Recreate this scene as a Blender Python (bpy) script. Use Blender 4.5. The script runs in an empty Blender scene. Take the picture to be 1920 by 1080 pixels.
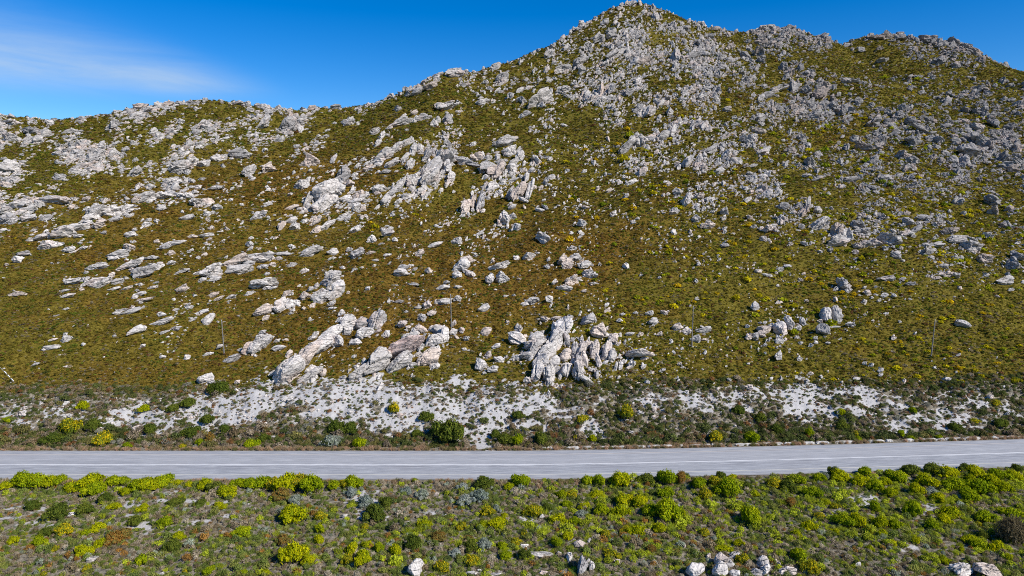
import bpy, math, random
import numpy as np
from mathutils import Vector, Matrix

S = bpy.context.scene
COL = S.collection
rng = np.random.default_rng(7)
random.seed(7)

# ---------------------------------------------------------------- camera
CAM_Z = 32.0
PITCH = math.radians(6.2)
FPX = 1280.0                      # focal length in 1920-wide pixels
cam_d = bpy.data.cameras.new("camera")
cam_d.sensor_width = 36.0
cam_d.lens = 24.0
cam_d.clip_start = 0.5
cam_d.clip_end = 20000.0
cam = bpy.data.objects.new("camera", cam_d)
cam.location = (0, 0, CAM_Z)
cam.rotation_euler = (math.pi / 2 - PITCH, 0, 0)
COL.objects.link(cam)
S.camera = cam

# ---------------------------------------------------------------- light
SUN = Vector((0.68, -0.44, 0.68)).normalized()
sun_elev = math.asin(SUN.z)
sun_rot = math.atan2(SUN.x, SUN.y)
sl = bpy.data.lights.new("sun", 'SUN')
sl.energy = 4.6
sl.angle = math.radians(0.5)
sl.color = (1.0, 0.95, 0.88)
so = bpy.data.objects.new("sun", sl)
so.rotation_euler = SUN.to_track_quat('Z', 'Y').to_euler()
so.location = (200, -100, 300)
COL.objects.link(so)

S.view_settings.view_transform = 'Standard'
S.view_settings.look = 'None'
S.view_settings.exposure = 0.4
S.view_settings.gamma = 1.0
S.cycles.use_denoising = False
S.cycles.pixel_filter_type = 'BLACKMAN_HARRIS'
S.cycles.filter_width = 1.0

W = bpy.data.worlds.new("World")
S.world = W
W.use_nodes = True
nt = W.node_tree
nt.nodes.clear()
N = nt.nodes.new
L = nt.links.new
out = N('ShaderNodeOutputWorld')
bg = N('ShaderNodeBackground')
bg.inputs[1].default_value = 0.108
sky = N('ShaderNodeTexSky')
sky.sky_type = 'NISHITA'
sky.sun_disc = False
sky.sun_elevation = sun_elev
sky.sun_rotation = sun_rot
sky.altitude = 1500
sky.air_density = 1.0
sky.dust_density = 0.0
sky.ozone_density = 3.0
hs = N('ShaderNodeHueSaturation')
hs.inputs['Saturation'].default_value = 1.48
hs.inputs['Hue'].default_value = 0.509
hs.inputs['Value'].default_value = 1.0
L(sky.outputs[0], hs.inputs['Color'])
# thin cirrus streak low in the sky, laid out by direction
tc = N('ShaderNodeTexCoord')
sep = N('ShaderNodeSeparateXYZ')
L(tc.outputs['Generated'], sep.inputs[0])
def wm(op, a, b=None):
    n = N('ShaderNodeMath'); n.operation = op
    for i, v in enumerate((a, b)):
        if v is None: continue
        if isinstance(v, (int, float)): n.inputs[i].default_value = v
        else: L(v, n.inputs[i])
    return n.outputs[0]
el = wm('DIVIDE', sep.outputs[2], wm('MAXIMUM', sep.outputs[1], 0.05))   # tan of elevation
az = wm('DIVIDE', sep.outputs[0], wm('MAXIMUM', sep.outputs[1], 0.05))
# streak axis: from (az -.78, el .247) falling to (az -.36, el .175)
axis = wm('ADD', wm('MULTIPLY', wm('ADD', az, 0.75), -0.115), 0.218)
d = wm('SUBTRACT', el, axis)
comb = N('ShaderNodeCombineXYZ')
L(wm('MULTIPLY', az, 2.2), comb.inputs[0])
L(wm('MULTIPLY', d, 16.0), comb.inputs[1])
ns = N('ShaderNodeTexNoise')
ns.inputs['Scale'].default_value = 2.3
ns.inputs['Detail'].default_value = 7
ns.inputs['Roughness'].default_value = 0.62
ns.inputs['Distortion'].default_value = 0.5
L(comb.outputs[0], ns.inputs['Vector'])
width = wm('MAXIMUM', wm('ADD', wm('MULTIPLY', wm('ADD', az, 0.75), -0.098), 0.056), 0.015)
q = wm('DIVIDE', wm('MULTIPLY', d, wm('ADD', 1.0, wm('MULTIPLY', wm('LESS_THAN', d, 0.0), 0.8))), width)
g = wm('POWER', 2.718, wm('MULTIPLY', wm('MULTIPLY', q, q), -0.8))
fade = N('ShaderNodeMapRange'); fade.interpolation_type = 'SMOOTHSTEP'
fade.inputs[1].default_value = -0.30; fade.inputs[2].default_value = -0.52
fade.inputs[3].default_value = 0.0; fade.inputs[4].default_value = 1.0
L(az, fade.inputs[0])
nm = N('ShaderNodeMapRange')
nm.inputs[1].default_value = 0.25; nm.inputs[2].default_value = 0.75
nm.inputs[3].default_value = 0.4; nm.inputs[4].default_value = 1.0
L(ns.outputs[0], nm.inputs[0])
cl = wm('MULTIPLY', wm('MULTIPLY', wm('MULTIPLY', g, fade.outputs[0]), nm.outputs[0]), 0.80)
mx = N('ShaderNodeMix'); mx.data_type = 'RGBA'
L(cl, mx.inputs[0])
L(hs.outputs[0], mx.inputs[6])
mx.inputs[7].default_value = (3.5, 4.5, 5.8, 1)
L(mx.outputs[2], bg.inputs[0])
L(bg.outputs[0], out.inputs[0])

# ---------------------------------------------------------------- helpers
def tag(o, label=None, cat=None, group=None, kind=None):
    if label: o["label"] = label
    if cat: o["category"] = cat
    if group: o["group"] = group
    if kind: o["kind"] = kind
    return o

def smooth(a, b, x):
    t = np.clip((x - a) / (b - a), 0, 1)
    return t * t * (3 - 2 * t)

def _h(ix, iy, iz, seed):
    with np.errstate(over='ignore'):
        h = (ix.astype(np.int64) * 374761393 + iy.astype(np.int64) * 668265263 + iz.astype(np.int64) * 2147483647 + seed * 974711)
        h = h.astype(np.uint64) & np.uint64(0xffffffff)
        h = ((h ^ (h >> np.uint64(13))) * np.uint64(1274126177)) & np.uint64(0xffffffff)
        h = ((h ^ (h >> np.uint64(16))) * np.uint64(2246822519)) & np.uint64(0xffffffff)
        h = h ^ (h >> np.uint64(15))
    return h.astype(np.float64) / 4294967295.0

def vn2(x, y, seed=0):
    x = np.asarray(x, float); y = np.asarray(y, float)
    ix = np.floor(x); iy = np.floor(y); fx = x - ix; fy = y - iy
    fx = fx * fx * fx * (fx * (fx * 6 - 15) + 10); fy = fy * fy * fy * (fy * (fy * 6 - 15) + 10)
    z = np.zeros_like(ix)
    a = _h(ix, iy, z, seed); b = _h(ix + 1, iy, z, seed); c = _h(ix, iy + 1, z, seed); e = _h(ix + 1, iy + 1, z, seed)
    return (a * (1 - fx) + b * fx) * (1 - fy) + (c * (1 - fx) + e * fx) * fy

def fbm2(x, y, octv=4, seed=0):
    s = 0; a = 1; t = 0
    for k in range(octv):
        s = s + a * (vn2(x * 2 ** k + 17.3 * k, y * 2 ** k - 9.1 * k, seed + k) - 0.5); t += a; a *= 0.5
    return s / t * 2          # about -1..1

def vn3(p, seed=0):
    i = np.floor(p); f = p - i
    f = f * f * (3 - 2 * f)
    r = 0
    for dx in (0, 1):
        for dy in (0, 1):
            for dz in (0, 1):
                w = (f[:, 0] if dx else 1 - f[:, 0]) * (f[:, 1] if dy else 1 - f[:, 1]) * (f[:, 2] if dz else 1 - f[:, 2])
                r = r + w * _h(i[:, 0] + dx, i[:, 1] + dy, i[:, 2] + dz, seed)
    return r

def fbm3(p, octv=4, seed=0):
    s = 0; a = 1; t = 0
    for k in range(octv):
        s = s + a * (vn3(p * 2 ** k + 5.7 * k, seed + k) - 0.5); t += a; a *= 0.5
    return s / t * 2

def raw_mesh(name, verts, faces_flat, sizes, mat=None, smooth_shade=False):
    """verts (n,3), faces_flat loop vertex indices, sizes per-face corner counts"""
    me = bpy.data.meshes.new(name)
    verts = np.ascontiguousarray(verts, dtype=np.float32)
    me.vertices.add(len(verts)); me.vertices.foreach_set("co", verts.ravel())
    faces_flat = np.asarray(faces_flat, dtype=np.int32); sizes = np.asarray(sizes, dtype=np.int32)
    me.loops.add(len(faces_flat)); me.loops.foreach_set("vertex_index", faces_flat)
    me.polygons.add(len(sizes))
    st = np.zeros(len(sizes), np.int32); st[1:] = np.cumsum(sizes)[:-1]
    me.polygons.foreach_set("loop_start", st)
    me.polygons.foreach_set("use_smooth", np.full(len(sizes), bool(smooth_shade)))
    me.update(calc_edges=True)
    if mat: me.materials.append(mat)
    return me

def link(name, me):
    o = bpy.data.objects.new(name, me)
    COL.objects.link(o)
    return o

# pixel <-> ray
cP, sP = math.cos(PITCH), math.sin(PITCH)
def ray(px, py):
    cx = (np.asarray(px, float) - 960) / FPX; cy = (540 - np.asarray(py, float)) / FPX
    return np.stack([cx, cP + cy * sP, -sP + cy * cP], -1)
def project(X, Y, Z):
    dz = Z - CAM_Z
    dep = Y * cP - dz * sP
    up = Y * sP + dz * cP
    return 960 + FPX * X / dep, 540 - FPX * up / dep, dep

# ---------------------------------------------------------------- terrain
def road_far(X):
    return 89.8 + 4.6 * (np.clip(X, 0, 400) / 70.0) ** 1.35
ROAD_W = 10.1

SKY_PX = np.array([-500,-250, 0, 60,100,150,200,250,300,350,400,450,500,560,640,700,760,800,830,860,890,960,1050,1085,1150,1190,1230,1300,1350,1400,1430,1490,1540,1580,1610,1670,1705,1722,1745,1780,1830,1870,1920,2100,2400], float)
SKY_PY = np.array([ 235, 225,217,222,224,221,213,206,197,191,189,191,202,204,203,194, 170,152,138,135,137,115,  76,  52,  13,   3,  12,  42,  57,  60,  52,  54,  69,  83,  70,  63,  67,  78,  71,  80, 100, 119, 137, 200, 330], float)
SKY_Y = np.interp(SKY_PX, [-500,0,300,500,640,830,1000,1190,1400,1670,1800,1920,2100,2400], [235,250,262,270,285,310,350,392,392,394,384,374,352,310])
_r = ray(SKY_PX, SKY_PY)
SKY_X = _r[:, 0] / _r[:, 1] * SKY_Y
SKY_Z = CAM_Z + _r[:, 2] / _r[:, 1] * SKY_Y
_o = np.argsort(SKY_X); SKY_X, SKY_Z, SKY_Y = SKY_X[_o], SKY_Z[_o], SKY_Y[_o]

def bank_foot(X): return road_far(X) + 1.6
def bank_top(X): return road_far(X) + 14.5
def H(X, Y):
    X = np.asarray(X, float); Y = np.asarray(Y, float)
    yf = road_far(X); yn = yf - ROAD_W
    hb = 5.3 + 0.8 * fbm2(X / 24 + 3, Y * 0 + 1, 2, 5)
    # foreground
    dn = yn - Y
    w_fg = smooth(0.6, 3.0, dn)
    z = -0.07 - w_fg * (0.25 + 0.03 * np.clip(dn, 0, 60)) + w_fg * (0.5 * fbm2(X / 9, Y / 9, 3, 11) + 0.12 * fbm2(X / 2.2, Y / 2.2, 2, 12))
    # bank
    bf = bank_foot(X); bt = bank_top(X)
    tb = (Y - bf) / (bt - bf)
    bank = hb * (0.62 * smooth(0, 1, tb) + 0.38 * np.clip(tb, 0, 1))
    wb = smooth(0.02, 0.4, tb)
    z = z + bank + wb * (0.6 * fbm2(X / 4, Y / 6, 3, 21) + 0.30 * fbm2(X / 1.2, Y / 2.4, 3, 22))
    # hill
    yt = np.interp(X, SKY_X, SKY_Y); zt = np.interp(X, SKY_X, SKY_Z)
    t = (Y - bt) / (yt - bt)
    tc_ = np.clip(t, 0, 1)
    prof = (0.80 * tc_ + 0.20 * tc_ ** 2)
    z = z + (zt - hb) * prof
    crest = smooth(0.80, 1.0, t)
    w = smooth(0, 0.12, t) * (1 - 0.85 * crest)
    # strata ridges running up to the right, and gentle gullies
    a = math.radians(35)
    u = X * math.cos(a) + Y * math.sin(a); v = -X * math.sin(a) + Y * math.cos(a)
    z = z + w * (4.2 * fbm2(u / 90, v / 38, 3, 31) + 1.0 * fbm2(u / 22, v / 9, 3, 41))
    z = z + smooth(0, 0.05, t) * 0.35 * fbm2(X / 4, Y / 4, 3, 51)
    z = z - np.clip(t - 1, 0, 5) * (yt - bt) * 0.30
    return z

# sampled once, for quick look-ups
_gx = np.arange(-430, 430.1, 0.5); _gy = np.arange(42, 452.1, 0.5)
HG = np.concatenate([H(*np.meshgrid(_gx, _gy[k:k + 60])) for k in range(0, len(_gy), 60)])
def Hq(X, Y):
    x = np.clip((X + 430) * 2, 0, len(_gx) - 1.001); y = np.clip((Y - 42) * 2, 0, len(_gy) - 1.001)
    i = y.astype(np.int32); j = x.astype(np.int32); fx = x - j; fy = y - i
    return (HG[i, j] * (1 - fx) + HG[i, j + 1] * fx) * (1 - fy) + (HG[i + 1, j] * (1 - fx) + HG[i + 1, j + 1] * fx) * fy

def cast(px, py, n=900, y0=45.0, y1=440.0):
    """first meeting of the pixel's ray with the ground"""
    px = np.atleast_1d(np.asarray(px, float)); py = np.atleast_1d(np.asarray(py, float))
    res = np.full((len(px), 3), np.nan)
    Ys = np.concatenate([np.linspace(45, 130, 300), np.linspace(130.5, y1, n - 300)])
    for s in range(0, len(px), 400):
        d = ray(px[s:s + 400], py[s:s + 400])
        k = Ys[None, :] / d[:, 1:2]
        X = d[:, 0:1] * k; Z = CAM_Z + d[:, 2:3] * k
        dz = Z - Hq(X, np.broadcast_to(Ys, X.shape))
        below = dz < 0
        hit = below.any(1); i = below.argmax(1)
        for j in np.nonzero(hit)[0]:
            b = i[j]
            if b == 0: continue
            d0, d1 = dz[j, b - 1], dz[j, b]
            f = d0 / (d0 - d1)
            res[s + j] = (X[j, b - 1] + f * (X[j, b] - X[j, b - 1]), Ys[b - 1] + f * (Ys[b] - Ys[b - 1]), Z[j, b - 1] + f * (Z[j, b] - Z[j, b - 1]))
    return res

def blob(px, py, cx, cy, rx, ry, ang=0):
    a = math.radians(-ang)
    dx, dy = px - cx, py - cy
    u = (dx * math.cos(a) + dy * math.sin(a)) / rx; v = (-dx * math.sin(a) + dy * math.cos(a)) / ry
    return np.exp(-(u * u + v * v))

def sand_mask(px, py, X, Y):
    """bare white sand: the cutting above the road and patches before it"""
    m = 0
    for (cx, cy, rx, ry, s) in ((830, 768, 230, 42, 0.95), (560, 712, 90, 16, 0.3), (700, 720, 120, 18, 0.4), (860, 722, 120, 14, 0.35), (1010, 735, 60, 16, 0.35), (1500, 722, 40, 14, 0.4), (960, 790, 110, 40, 0.5), (600, 742, 150, 32, 0.8), (430, 755, 170, 30, 0.65), (200, 778, 200, 28, 0.72), (320, 800, 150, 20, 0.4),
                                (1350, 742, 120, 26, 0.55), (1200, 750, 130, 22, 0.35), (1502, 752, 26, 44, 0.9), (1610, 755, 170, 34, 0.54), (1820, 765, 150, 36, 0.52), (1105, 808, 26, 22, 0.8),
                                (900, 822, 46, 24, 0.7), (740, 800, 80, 30, 0.5), (1690, 798, 30, 24, 0.6), (1780, 788, 60, 24, 0.65)):
        m = m + s * blob(px, py, cx, cy, rx, ry)
    n = 0.60 * fbm2(X / 0.95 + Y / 3, Y / 0.8, 4, 61) + 0.50 * fbm2(X / 4, Y / 2.4, 3, 66)
    bank = smooth(0.16, 0.62, np.clip(m, 0, 1.0) * 0.60 + 0.80 * n * smooth(0.02, 0.25, m))
    f = 0
    for (cx, cy, rx, ry, s) in ((40, 965, 70, 30, 0.6), (250, 935, 110, 22, 0.6), (300, 985, 110, 22, 0.6), (420, 945, 90, 40, 0.4), (690, 945, 60, 40, 0.7), (820, 965, 90, 30, 0.4),
                                (1290, 930, 120, 40, 0.35), (1620, 940, 40, 14, 0.8), (1735, 955, 40, 18, 0.7), (1700, 1030, 70, 25, 0.5), (1000, 970, 80, 22, 0.4), (1560, 960, 60, 12, 0.6), (120, 1010, 120, 40, 0.3)):
        f = f + s * blob(px, py, cx, cy, rx, ry)
    n2 = 0.6 * fbm2(X / 1.8, Y / 1.2, 4, 71)
    fg = smooth(0.28, 0.75, f * 0.75 + 0.55 * n2 * smooth(0.03, 0.3, f) + 0.08 + 0.22 * n2)
    return np.where(Y > road_far(X) - 2, bank, fg * 0.75)

def clumped(X, Y, r, sx, sy, seed, share):
    """uniform random numbers, a share of them constant within patches"""
    v = fbm2(X / sx, Y / sy, 3, seed)
    u = np.empty(len(v)); u[np.argsort(v)] = (np.arange(len(v)) + 0.5) / max(len(v), 1)
    return np.where(r[:, 2] < share, (u * 3.0) % 1.0, r[:, 0])

def veg_tint(px, py, X, Y, r):
    """leaf colour of the low scrub, by what grows where; r = random (n,4)"""
    n = len(px)
    br = 0
    for (cx, cy, rx, ry, s) in ((560, 330, 260, 45, 1.0), (250, 470, 330, 110, 0.75), (900, 510, 330, 110, 0.95), (620, 560, 380, 80, 0.55), (760, 640, 200, 60, 0.5), (1050, 480, 220, 60, 0.6), (1300, 330, 120, 60, 0.3), (350, 690, 330, 40, 0.45), (760, 380, 300, 60, .25), (1560, 260, 90, 40, .4), (1350, 190, 120, 25, .5)):
        br = br + s * blob(px, py, cx, cy, rx, ry, 6)
    br = np.clip(0.92 * br + 0.40 * fbm2(X / 13, Y / 9, 3, 81) + 0.35 * fbm2(X / 3, Y / 3, 2, 85), 0, 1)
    olive = np.array([0.124, 0.102, 0.016]); brown = np.array([0.142, 0.087, 0.016])
    green = np.array([0.085, 0.105, 0.014]); grey = np.array([0.165, 0.135, 0.085]); dark = np.array([0.040, 0.048, 0.012]); maroon = np.array([0.110, 0.052, 0.024])
    c = olive[None] * (1 - br[:, None]) + brown[None] * br[:, None]
    k = clumped(X, Y, r, 3.5, 2.6, 87, 0.45) if len(X) > 1 and np.ptp(r[:, 0]) > 0 else r[:, 0]
    gn = fbm2(X / 6, Y / 6, 3, 91)
    c = np.where((k < 0.18 + 0.25 * gn)[:, None], green[None], c)
    c = np.where(((k > 0.90 - 0.10 * fbm2(X / 8 + 40, Y / 6, 2, 95)))[:, None], grey[None], c)
    c = np.where(((k > 0.60) & (k < 0.65))[:, None], dark[None], c)
    c = np.where(((k > 0.50) & (k < 0.56))[:, None], maroon[None], c)
    return 1.45 * c * (0.72 + 0.60 * r[:, 1:2])

def fg_tint(px, py, X, Y, r):
    n = len(px)
    pal = np.array([[0.085, 0.105, 0.024], [0.120, 0.125, 0.030], [0.170, 0.140, 0.100], [0.125, 0.098, 0.060], [0.190, 0.165, 0.125], [0.055, 0.072, 0.020], [0.165, 0.088, 0.022], [0.150, 0.165, 0.125], [0.175, 0.195, 0.014]])
    base = np.array([0.27, 0.20, 0.16, 0.13, 0.09, 0.08, 0.020, 0.045, 0.042])
    w = np.tile(base, (n, 1))
    g = fbm2(X / 5, Y / 4, 3, 101); h = fbm2(X / 4 + 30, Y / 3, 3, 105)
    w[:, 0] *= 1 + 1.2 * g; w[:, 1] *= 1 + 1.2 * g; w[:, 2] *= 1 - 1.1 * g; w[:, 3] *= 1 - 1.1 * g; w[:, 4] *= 1 - 1.2 * g
    rust = blob(px, py, 1290, 1010, 180, 60) + blob(px, py, 1800, 1010, 150, 80) * .7 + blob(px, py, 230, 1030, 250, 50) * .8 + blob(px, py, 520, 990, 120, 40) * .5
    w[:, 6] *= 1 + 1.5 * h + 4 * rust; w[:, 3] *= 1 + 2 * rust
    lime = blob(px, py, 1750, 950, 330, 85) + blob(px, py, 1450, 920, 200, 40) * .6 + blob(px, py, 1150, 970, 200, 60) * .6
    w[:, 8] *= 1 + 9.0 * lime; w[:, 1] *= 1 + 1.5 * lime; w[:, 0] *= 1 + lime; w[:, 4] *= 1 - .7 * np.clip(lime, 0, 1)
    w = np.clip(w, 0.003, None); w /= w.sum(1, keepdims=True)
    k = (np.cumsum(w, 1) < clumped(X, Y, r, 2.2, 1.6, 107, 0.55)[:, None]).sum(1)
    return 2.15 * pal[np.clip(k, 0, 8)] * (0.75 + 0.55 * r[:, 1:2])

def bank_tint(px, py, X, Y, r):
    n = len(px)
    pal = np.array([[0.060, 0.070, 0.020], [0.095, 0.085, 0.028], [0.150, 0.120, 0.085], [0.115, 0.085, 0.050], [0.040, 0.050, 0.016], [0.130, 0.125, 0.100], [0.120, 0.060, 0.024]])
    w = np.tile(np.array([0.22, 0.2, 0.2, 0.14, 0.12, 0.06, 0.06]), (n, 1))
    g = fbm2(X / 4, Y / 3, 3, 111)
    right = smooth(1050, 1300, px)
    w[:, 0] *= 1 + g + right; w[:, 4] *= 1 + g + right * 1.5; w[:, 2] *= 1 - g; w[:, 3] *= 1 - g
    w = np.clip(w, 0.003, None); w /= w.sum(1, keepdims=True)
    k = (np.cumsum(w, 1) < clumped(X, Y, r, 1.8, 1.4, 117, 0.5)[:, None]).sum(1)
    return 2.05 * pal[np.clip(k, 0, 6)] * (0.75 + 0.55 * r[:, 1:2])

# ---------------------------------------------------------------- materials
def new_mat(name):
    m = bpy.data.materials.new(name); m.use_nodes = True
    nt = m.node_tree; nt.nodes.clear()
    o = nt.nodes.new('ShaderNodeOutputMaterial')
    return m, nt, o
class G:
    """little node-graph helper"""
    def __init__(s, nt): s.nt = nt
    def n(s, t, **kw):
        x = s.nt.nodes.new(t)
        for k, v in kw.items(): setattr(x, k, v)
        return x
    def l(s, a, b): s.nt.links.new(a, b)
    def val(s, sock, v):
        if isinstance(v, (int, float, tuple, list)): sock.default_value = v
        else: s.l(v, sock)
    def math(s, op, a, b=0.0):
        x = s.n('ShaderNodeMath', operation=op); s.val(x.inputs[0], a); s.val(x.inputs[1], b); return x.outputs[0]
    def mix(s, f, a, b, blend='MIX'):
        x = s.n('ShaderNodeMix', data_type='RGBA', blend_type=blend)
        s.val(x.inputs[0], f); s.val(x.inputs[6], a if not isinstance(a, tuple) or len(a) == 4 else (*a, 1)); s.val(x.inputs[7], b if not isinstance(b, tuple) or len(b) == 4 else (*b, 1))
        return x.outputs[2]
    def noise(s, vec, scale, detail=4, rough=0.55, dist=0.0):
        x = s.n('ShaderNodeTexNoise'); x.inputs['Scale'].default_value = scale; x.inputs['Detail'].default_value = detail
        x.inputs['Roughness'].default_value = rough; x.inputs['Distortion'].default_value = dist
        if vec is not None: s.l(vec, x.inputs['Vector'])
        return x.outputs[0]
    def ramp(s, f, a, b, lo=0.0, hi=1.0):
        x = s.n('ShaderNodeMapRange', interpolation_type='SMOOTHSTEP')
        s.val(x.inputs[0], f); x.inputs[1].default_value = a; x.inputs[2].default_value = b; x.inputs[3].default_value = lo; x.inputs[4].default_value = hi
        return x.outputs[0]
    def attr(s, name, typ='GEOMETRY'):
        x = s.n('ShaderNodeAttribute', attribute_name=name, attribute_type=typ); return x
    def bump(s, h, strength, dist):
        x = s.n('ShaderNodeBump'); x.inputs['Strength'].default_value = strength; x.inputs['Distance'].default_value = dist
        s.l(h, x.inputs['Height']); return x.outputs[0]
    def diffuse(s, col, rough=0.9, normal=None, spec=0.15):
        x = s.n('ShaderNodeBsdfPrincipled'); s.val(x.inputs['Base Color'], col); s.val(x.inputs['Roughness'], rough)
        x.inputs['Specular IOR Level'].default_value = spec
        if normal is not None: s.l(normal, x.inputs['Normal'])
        return x.outputs[0]

def ground_material():
    m, nt, o = new_mat("hillside_soil"); g = G(nt)
    geo = g.n('ShaderNodeNewGeometry')
    a = g.attr('gcol'); sd = g.attr('sand')
    n1 = g.noise(geo.outputs['Position'], 1.3, 6, 0.65); n2 = g.noise(geo.outputs['Position'], 2.6, 7, 0.72)
    c = g.mix(1.0, a.outputs['Color'], g.mix(g.ramp(n2, 0.33, 0.67), (0.42, 0.42, 0.40), (1.55, 1.52, 1.45)), 'MULTIPLY')
    # a few pebbles and bare crumbs show through
    c = g.mix(g.ramp(n1, 0.60, 0.72, 0, 0.25), c, (0.27, 0.25, 0.235))
    sc = g.mix(g.noise(geo.outputs['Position'], 2.5, 6, 0.7), (0.26, 0.25, 0.24), (0.56, 0.54, 0.52))
    c = g.mix(g.ramp(g.math('ADD', sd.outputs['Fac'], g.math('MULTIPLY', g.math('SUBTRACT', n1, 0.5), 0.7)), 0.35, 0.62), c, sc)
    g.l(g.diffuse(c, 0.95, g.bump(g.math('ADD', g.math('MULTIPLY', n1, 0.7), g.math('MULTIPLY', n2, 0.3)), 0.6, 0.35), 0.05), o.inputs[0])
    return m

def rock_material(name, instanced):
    m, nt, o = new_mat(name); g = G(nt)
    if instanced:
        base = g.attr('tint', 'INSTANCER').outputs['Color']
    else:
        base = g.n('ShaderNodeObjectInfo').outputs['Color']
    geo = g.n('ShaderNodeNewGeometry'); P = geo.outputs['Position']
    n1 = g.noise(P, 0.55, 6, 0.62); n2 = g.noise(P, 2.2, 6, 0.65, 0.6); n3 = g.noise(P, 0.23, 3, 0.5)
    mp = g.n('ShaderNodeMapping'); mp.inputs['Rotation'].default_value = (0.3, 0.6, 0.2); mp.inputs['Scale'].default_value = (0.35, 1.0, 2.6); g.l(P, mp.inputs[0])
    st = g.noise(mp.outputs[0], 0.9, 6, 0.7, 0.8)
    c = g.mix(1.0, base, g.mix(g.ramp(n2, 0.32, 0.66), (0.66, 0.66, 0.67), (1.12, 1.10, 1.07)), 'MULTIPLY')
    c = g.mix(g.ramp(n1, 0.56, 0.70, 0, 0.45), c, (0.24, 0.235, 0.23))            # grey lichen
    c = g.mix(g.ramp(n3, 0.55, 0.68, 0, 0.35), c, (0.60, 0.44, 0.36))             # pinkish quartzite
    c = g.mix(g.ramp(st, 0.335, 0.27, 0, 0.75), c, (0.12, 0.115, 0.11))           # weathered joints
    warp = g.n('ShaderNodeMix', data_type='VECTOR'); warp.inputs[0].default_value = 0.25
    g.l(mp.outputs[0], warp.inputs[4]); wn = g.n('ShaderNodeTexNoise'); wn.inputs['Scale'].default_value = 0.9; wn.inputs['Detail'].default_value = 4; g.l(P, wn.inputs['Vector']); g.l(wn.outputs[1], warp.inputs[5])
    vo = g.n('ShaderNodeTexVoronoi', feature='DISTANCE_TO_EDGE'); vo.inputs['Scale'].default_value = 0.75; g.l(warp.outputs[1], vo.inputs['Vector'])
    crack = g.ramp(vo.outputs['Distance'], 0.045, 0.005)
    c = g.mix(g.math('MULTIPLY', crack, g.ramp(n1, 0.38, 0.55, 0.15, 0.85)), c, (0.10, 0.095, 0.09))        # joints
    h = g.math('ADD', g.math('MULTIPLY', crack, -0.9), g.math('MULTIPLY', st, 0.8))
    h = g.math('ADD', h, g.math('MULTIPLY', n2, 0.5))
    g.l(g.diffuse(c, 0.9, g.bump(h, 0.6, 0.35), 0.1), o.inputs[0])
    return m

def leaf_material(name, instanced):
    m, nt, o = new_mat(name); g = G(nt)
    if instanced:
        base = g.attr('tint', 'INSTANCER').outputs['Color']
        lv = g.attr('lv').outputs['Fac']
        gain = g.mix(lv, (0.55, 0.55, 0.55), (1.5, 1.5, 1.4))
        base = g.mix(1.0, base, gain, 'MULTIPLY')
    else:
        base = g.attr('leafcol').outputs['Color']
        rnd = g.n('ShaderNodeObjectInfo').outputs['Random']
        base = g.mix(1.0, base, g.mix(rnd, (0.82, 0.86, 0.9), (1.15, 1.1, 1.1)), 'MULTIPLY')
    d = g.n('ShaderNodeBsdfDiffuse'); g.l(base, d.inputs[0])
    t = g.n('ShaderNodeBsdfTranslucent'); g.l(base, t.inputs[0])
    x = g.n('ShaderNodeMixShader'); x.inputs[0].default_value = 0.34
    g.l(d.outputs[0], x.inputs[1]); g.l(t.outputs[0], x.inputs[2]); g.l(x.outputs[0], o.inputs[0])
    return m

def plain_material(name, c1, c2, scale, rough=0.8, spec=0.2):
    m, nt, o = new_mat(name); g = G(nt)
    geo = g.n('ShaderNodeNewGeometry')
    n = g.noise(geo.outputs['Position'], scale, 5, 0.6)
    g.l(g.diffuse(g.mix(g.ramp(n, 0.3, 0.7), c1, c2), rough, g.bump(n, 0.4, 0.05), spec), o.inputs[0])
    return m

M_ground = ground_material()
M_rock = rock_material("pale_quartzite", False)
M_rock_i = rock_material("pale_quartzite_rubble", True)
M_leaf = leaf_material("shrub_leaves", False)
M_leaf_i = leaf_material("scrub_leaves", True)
M_pole = plain_material("weathered_timber", (0.13, 0.12, 0.11), (0.24, 0.225, 0.20), 4.0)
M_steel = plain_material("galvanised_steel", (0.30, 0.31, 0.32), (0.45, 0.46, 0.47), 6.0, 0.5, 0.5)
M_white = plain_material("white_sleeve", (0.72, 0.72, 0.72), (0.82, 0.82, 0.80), 6.0, 0.5, 0.4)
M_kerb = plain_material("whitewashed_concrete", (0.33, 0.31, 0.28), (0.58, 0.55, 0.51), 1.6)

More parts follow.
